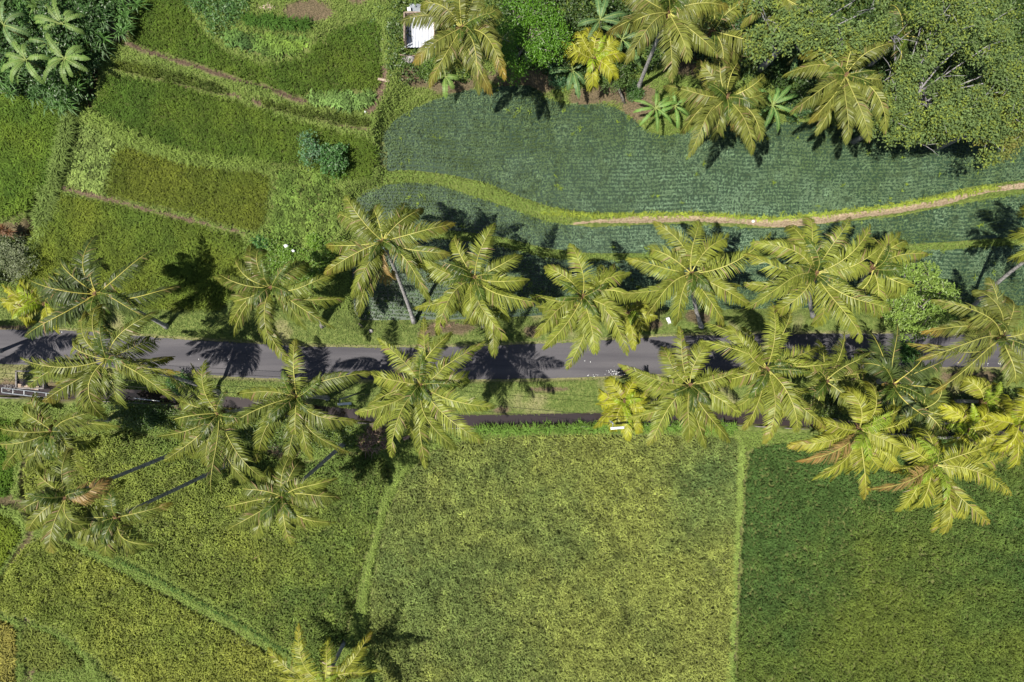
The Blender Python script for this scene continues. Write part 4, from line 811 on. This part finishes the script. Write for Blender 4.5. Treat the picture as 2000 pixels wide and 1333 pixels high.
strap('red-leaved plant at the left edge in the sunken corner', 10, 448, 1.2, 4, .4, .6, (.16, .08, .035), 'plant', 'red_leaf_plant', 24, .10)
strap('red-leaved weed left of the pale litter', 546, 494, .7, 3, .2, .35, (.22, .09, .05), 'plant', 'red_leaf_plant', 20, .09)


# ------------------------------------------------------------------ hut and small things
def hut():
    z0 = float(gz(*at(825, 65))); hh = 2.5
    c = at(822, 62, hh); root = empty('hut', (c[0], c[1], z0)); tag(root, 'small hut with a white corrugated metal roof beside the top palm', 'hut')
    wv = MB()
    for sx in (-1, 1): wv.box((c[0]+sx*1.25, c[1], z0+1.1), (.08, 2.2, 2.2))
    wv.box((c[0], c[1]+1.1, z0+1.1), (2.42, .08, 2.2)); wv.build('wall', M_wood, root)
    for sx in (-1, 1): MB().box((c[0]+sx*1.25, c[1]-1.25, z0+1.1), (.1, .1, 2.2)).build('post', M_wood, root)
    # corrugated sheet
    n = 90; xs_ = np.linspace(-1.32, 1.32, n); V = []
    for j, (y, z) in enumerate(((-1.3, hh-.12), (0.1, hh+.12), (1.3, hh+.34))):
        for x in xs_: V.append((c[0]+x+.05*y, c[1]+y, z0*0+z+.045*math.sin(x*2*math.pi/.26)))
    V = np.array(V); V2 = V-np.array([0, 0, .02]); VV = np.concatenate([V, V2]); q = []
    for j in range(2):
        for i in range(n-1): a_ = j*n+i; q += [(a_, a_+1, a_+n+1, a_+n), (a_+3*n, a_+n+3*n, a_+n+1+3*n, a_+1+3*n)]
    obj('roof', npmesh('roof', VV-np.array(root.location), q, None, None, M_roof), root)
M_roof = solid('corrugated_roof', (.40, .43, .50), (.60, .62, .67), 2, .45)
hut()
c = at(811, 17, 2.2)
b_ = MB(); b_.box((c[0]+1.3, c[1], 2.15), (3.6, .8, .05)); o = b_.build('roof_sheet', M_metal); tag(o, 'grey metal sheet lying just above the white hut roof', 'metal sheet')
c = at(799, 19, 2.4); o = MB().box((c[0], c[1], 2.35), (.34, .42, .3), .2, 0, 0, .8).build('bucket', M_white); tag(o, 'small white bucket at the corner above the hut roof', 'bucket')
c = at(804, 134); z = float(gz(*c)); o = MB().blob((c[0], c[1], z+.12), (.62, .40, .22), 9, .12, 5).build('stone_slab', M_stone, smooth=True); tag(o, 'flat grey stone slab on the bare ground below the hut', 'stone')
a_ = at(789, 127, .4); b2_ = at(825, 123, .4); o = MB().tube([(*a_, float(gz(*a_))+.35), (*b2_, float(gz(*b2_))+.35)], .05, 7).build('bamboo_pole', M_wood); tag(o, 'bamboo pole lying above the grey stone slab', 'pole')
a_ = at(748, 174); b2_ = at(770, 179); zz = float(gz(*at(740, 185)))+.35; o = MB().box(((a_[0]+b2_[0])/2, (a_[1]+b2_[1])/2, zz), (1.0, .2, .06), -.2).build('plank', M_wood); tag(o, 'short pale plank across the muddy ditch beside the bean bed', 'plank')
# grave-like dry fronds and logs
def fallen(label, P, w_, mat, n=40, name='fallen_frond', cat='fallen frond', L_=.5):
    P = [at(p[0], p[1], .6) for p in P]; zz = [float(gz(*p)) for p in P]; hgt = .12 if n else .1
    pts = [(p[0], p[1], z_+w_) for p, z_ in zip(P, zz)]; root = empty(name, pts[0]); tag(root, label, cat)
    MB().tube(pts, np.linspace(w_, w_*.5, len(pts)), 7).build('stalk', mat, root)
    if n:
        lf = MB(); pts = np.array(pts); d = pts[-1]-pts[0]
        for i in range(n):
            f = .1+.85*rng.random(); b0 = pts[0]+d*f; a_ = math.atan2(d[1], d[0])+(1 if i % 2 else -1)*(.5+.5*rng.random()); l = L_*(.6+.6*rng.random())
            e = b0+np.array([math.cos(a_)*l, math.sin(a_)*l, .05*rng.random()]); s_ = np.array([-math.sin(a_), math.cos(a_), 0])*.03; lf.add([b0-s_, b0+s_, e+s_*.3, e-s_*.3], [(0, 1, 2, 3)])
        lf.build('dry_leaflets', mat, root)
fallen('brown dry frond stalk lying on top of the mid green rice', [(466,1116),(485,1100),(508,1084)], .10, M_dry, 0)
for o_ in [bpy.data.objects[-1]] if False else []: pass
fallen('pale dead frond stalk lying on grass right of the brown heap', [(788,858),(805,850),(822,843)], .16, M_dry, 16, L_=.35)
fallen('thin grey stick on the verge above the road', [(698,632),(708,640)], .05, M_wood, 0, 'stick', 'stick')
def heap(label, px, py, r, mat, n, name='frond_heap', cat='heap', L_=.6, h=.5):
    c = at(px, py, .3); z = float(gz(*c)); mb = MB()
    for i in range(n):
        a_ = rng.random()*6.28; rr_ = r*math.sqrt(rng.random()); b0 = np.array([c[0]+math.cos(a_)*rr_*1.2, c[1]+math.sin(a_)*rr_*.8, z+.05+h*rng.random()*(1-rr_/r*.7)]); t_ = rng.random()*6.28; l = L_*(.5+.8*rng.random())
        mb.tube([b0, b0+np.array([math.cos(t_)*l*.5, math.sin(t_)*l*.5, .05]), b0+np.array([math.cos(t_)*l, math.sin(t_)*l, -.08])], [.03, .025, .01], 4)
    tag(mb.build(name, mat), label, cat)
heap('heap of reddish brown dead palm fronds below the canal', 728, 862, 1.15, M_dry, 260)
heap('pale pile of dry husks on the garden soil at the top', 540, 42, .5, solid('husk', (.40, .28, .22), (.62, .50, .44), 9, .8), 60, 'husk_pile', 'pile', .3, .2)
heap('patch of dead leaves on the verge under the middle palms', 862, 636, .7, M_dry, 50, 'leaf_litter', 'dead leaves', .3, .1)
heap('brown dead fronds behind the young verge palm', 1255, 590, .7, solid('red_dry', (.14, .05, .035), (.30, .13, .09), 8, .8), 60, 'frond_heap', 'heap', .6, .4)
heap('mound of rubble and gravel beside the tank at the left edge', 22, 752, .75, M_stone, 200, 'rubble_mound', 'rubble', .16, .4)
# white litter and stones, each a thing
def block(name, label, cat, px, py, d, rz, mat, dz=.0, rough=.15, blob=True):
    c = at(px, py, .4); z = float(gz(*c))+dz
    mb = MB(); (mb.blob((c[0], c[1], z+d[2]*.4), (d[0]/2, d[1]/2, d[2]/2), 7, rough, int(px)) if blob else mb.box((c[0], c[1], z+d[2]/2), d, rz, .04, .03, .9)); tag(mb.build(name, mat), label, cat)
block('litter', 'larger white scrap on the weeds below the bean plot', 'litter', 567, 485, (.45, .35, .2), 0, M_white, .35)
block('litter', 'smaller white scrap right of the larger one on the weeds', 'litter', 581, 494, (.4, .25, .2), 0, M_white, .35)
block('stone', 'white stone on the earth path between the seedling terraces', 'stone', 1469, 434, (.30, .28, .2), 0, M_white)
block('sack', 'white rectangular sack on the verge north of the road', 'sack', 1305, 627, (.30, .62, .16), .35, M_white, 0, .1, False)
block('stone', 'brown stone on the verge right of the grey stick', 'stone', 725, 647, (.4, .35, .3), 0, M_stone)
block('stone', 'pale stone at the field corner on the lower left bund', 'stone', 41, 1210, (.3, .5, .3), 0, M_concrete)
block('stone', 'pale stone on the bund below the ragged palm', 'stone', 90, 1030, (.7, .3, .25), -.4, M_concrete)
block('stone', 'pinkish stone on the bund near the small rounded plot', 'stone', 205, 1310, (.35, .25, .2), 0, M_dry, .1)
block('stone', 'grey stone at the bund end below the garden bank', 'stone', 722, 232, (.22, .22, .2), 0, M_white)
block('stone', 'grey stump on the verge right of the dark shadow', 'stone', 630, 635, (.35, .7, .4), 0, M_concrete)
block('paint_drum', 'grey drum beside the bank below the small dense tree', 'drum', 1200, 172, (.35, .35, .5), 0, M_metal, 0, .1, False)
# white splash flecks on the asphalt
fl = MB()
for (x0_, y0_, sx, sy, n) in ((1203,727,13,7,40), (1160,733,12,3,12), (1150,705,10,6,3), (1915,712,30,4,16), (110,648,40,2,8), (390,700,60,14,8)):
    for i in range(n):
        c = at(x0_+sx*rng.normal()*.6, y0_+sy*rng.normal()*.6, .33); s_ = .02+.045*rng.random()
        fl.box((c[0], c[1], .362), (s_, s_*(.6+.8*rng.random()), .012), rng.random()*3)
tag(fl.build('paint_flecks', M_white), 'scattered white flecks spilt on the asphalt', 'flecks', kind='stuff')
# steel rail, bench and tank at left
a_ = np.array([*at(4, 767, .9), .9]); b2_ = np.array([*at(112, 780, .9), .9]); root = empty('steel_rail', (a_[0], a_[1], .3)); tag(root, 'long pale steel railing along the canal at the left edge', 'railing')
dv = (b2_-a_); up = np.array([0, .42, 0])
MB().tube([a_, b2_], .05, 8).build('lower_rail', M_metal, root); MB().tube([a_+up, b2_+up], .04, 8).build('upper_rail', M_metal, root)
for i in range(6):
    p_ = a_+dv*i/5; MB().tube([p_+up, p_], .03, 6).build('crossbar', M_metal, root)
    MB().tube([p_, p_-np.array([0, 0, .7])], .03, 6).build('post', M_metal, root)
a_ = at(262, 778, .4); b2_ = at(312, 784, .4); o = MB().tube([(*a_, .42), (*b2_, .42)], .04, 7).build('water_pipe', M_white); tag(o, 'thin white pipe along the canal under the orange-tipped palm', 'pipe')
c = at(60, 742, .6); root = empty('water_tank', (c[0], c[1], .2)); tag(root, 'low dark water tank with a concrete rim at the left edge', 'tank')
tk = MB()
for sx, sy, dx_, dy_ in ((-1.2, 0, .12, 1.5), (1.2, 0, .12, 1.5), (0, .75, 2.52, .12), (0, -.75, 2.52, .12)): tk.box((c[0]+sx, c[1]+sy, .45), (dx_, dy_, .6))
tk.build('rim', M_concrete, root); MB().box((c[0], c[1], .5), (2.26, 1.36, .05)).build('water', M_water, root)
c = at(55, 756, .6); root = empty('bench', (c[0], c[1], .25)); tag(root, 'grey plank bench between the dark tank and the steel railing', 'bench')
MB().box((c[0], c[1], .62), (1.9, .34, .05), -.12).build('seat', M_wood, root)
for sx in (-.75, .75): MB().box((c[0]+sx, c[1]-sx*.12, .42), (.08, .3, .38), -.12).build('leg', M_wood, root)
# street lamps and cables
def lamp(label, px, py, hp=6.5, rot=.08):
    t2 = at(px, py, hp); b2 = t2+np.array([-.35, .35]); z0 = float(gz(b2[0], b2[1])); root = empty('street_lamp', (b2[0], b2[1], z0)); tag(root, label, 'street lamp', 'street lamps along the canal')
    MB().tube([(b2[0], b2[1], z0-.2), (b2[0], b2[1], hp)], [.09, .06], 8).build('pole', M_metal, root, True)
    MB().tube([(b2[0], b2[1], hp-.05), (t2[0]-.4, t2[1], hp+.05)], .03, 6).build('arm', M_metal, root)
    hd = MB(); hd.box((t2[0], t2[1], hp+.08), (1.1, .20, .10), rot, 0, 0, .85); hd.build('lamp_head', M_white, root)
    return (b2[0], b2[1], hp-.2)
l1 = lamp('street lamp with a long white head right of the middle near the yellow young palm', 1206, 836)
l2 = lamp('street lamp half hidden between two palms left of the middle', 673, 789)
for k, (dy_, dz_) in enumerate(((.0, 0), (.5, -.15))):
    pts = []
    segs = [((-60, l2[1]+2.6, 6.4), l2), (l2, l1), (l1, (60, l1[1]+.6, 6.4))]
    for A, B in segs:
        for i in range(13):
            f = i/12; pts.append((A[0]*(1-f)+B[0]*f, A[1]*(1-f)+B[1]*f+dy_, A[2]*(1-f)+B[2]*f+dz_-.5*4*f*(1-f)))
    pts = [p for i, p in enumerate(pts) if i == 0 or p != pts[i-1]]
    o = MB().tube(pts, .016, 4).build('power_cable', M_cable); tag(o, ('thin black cable strung above the canal, the one nearer the field', 'thin black cable strung above the canal, the one nearer the road')[k], 'cable')
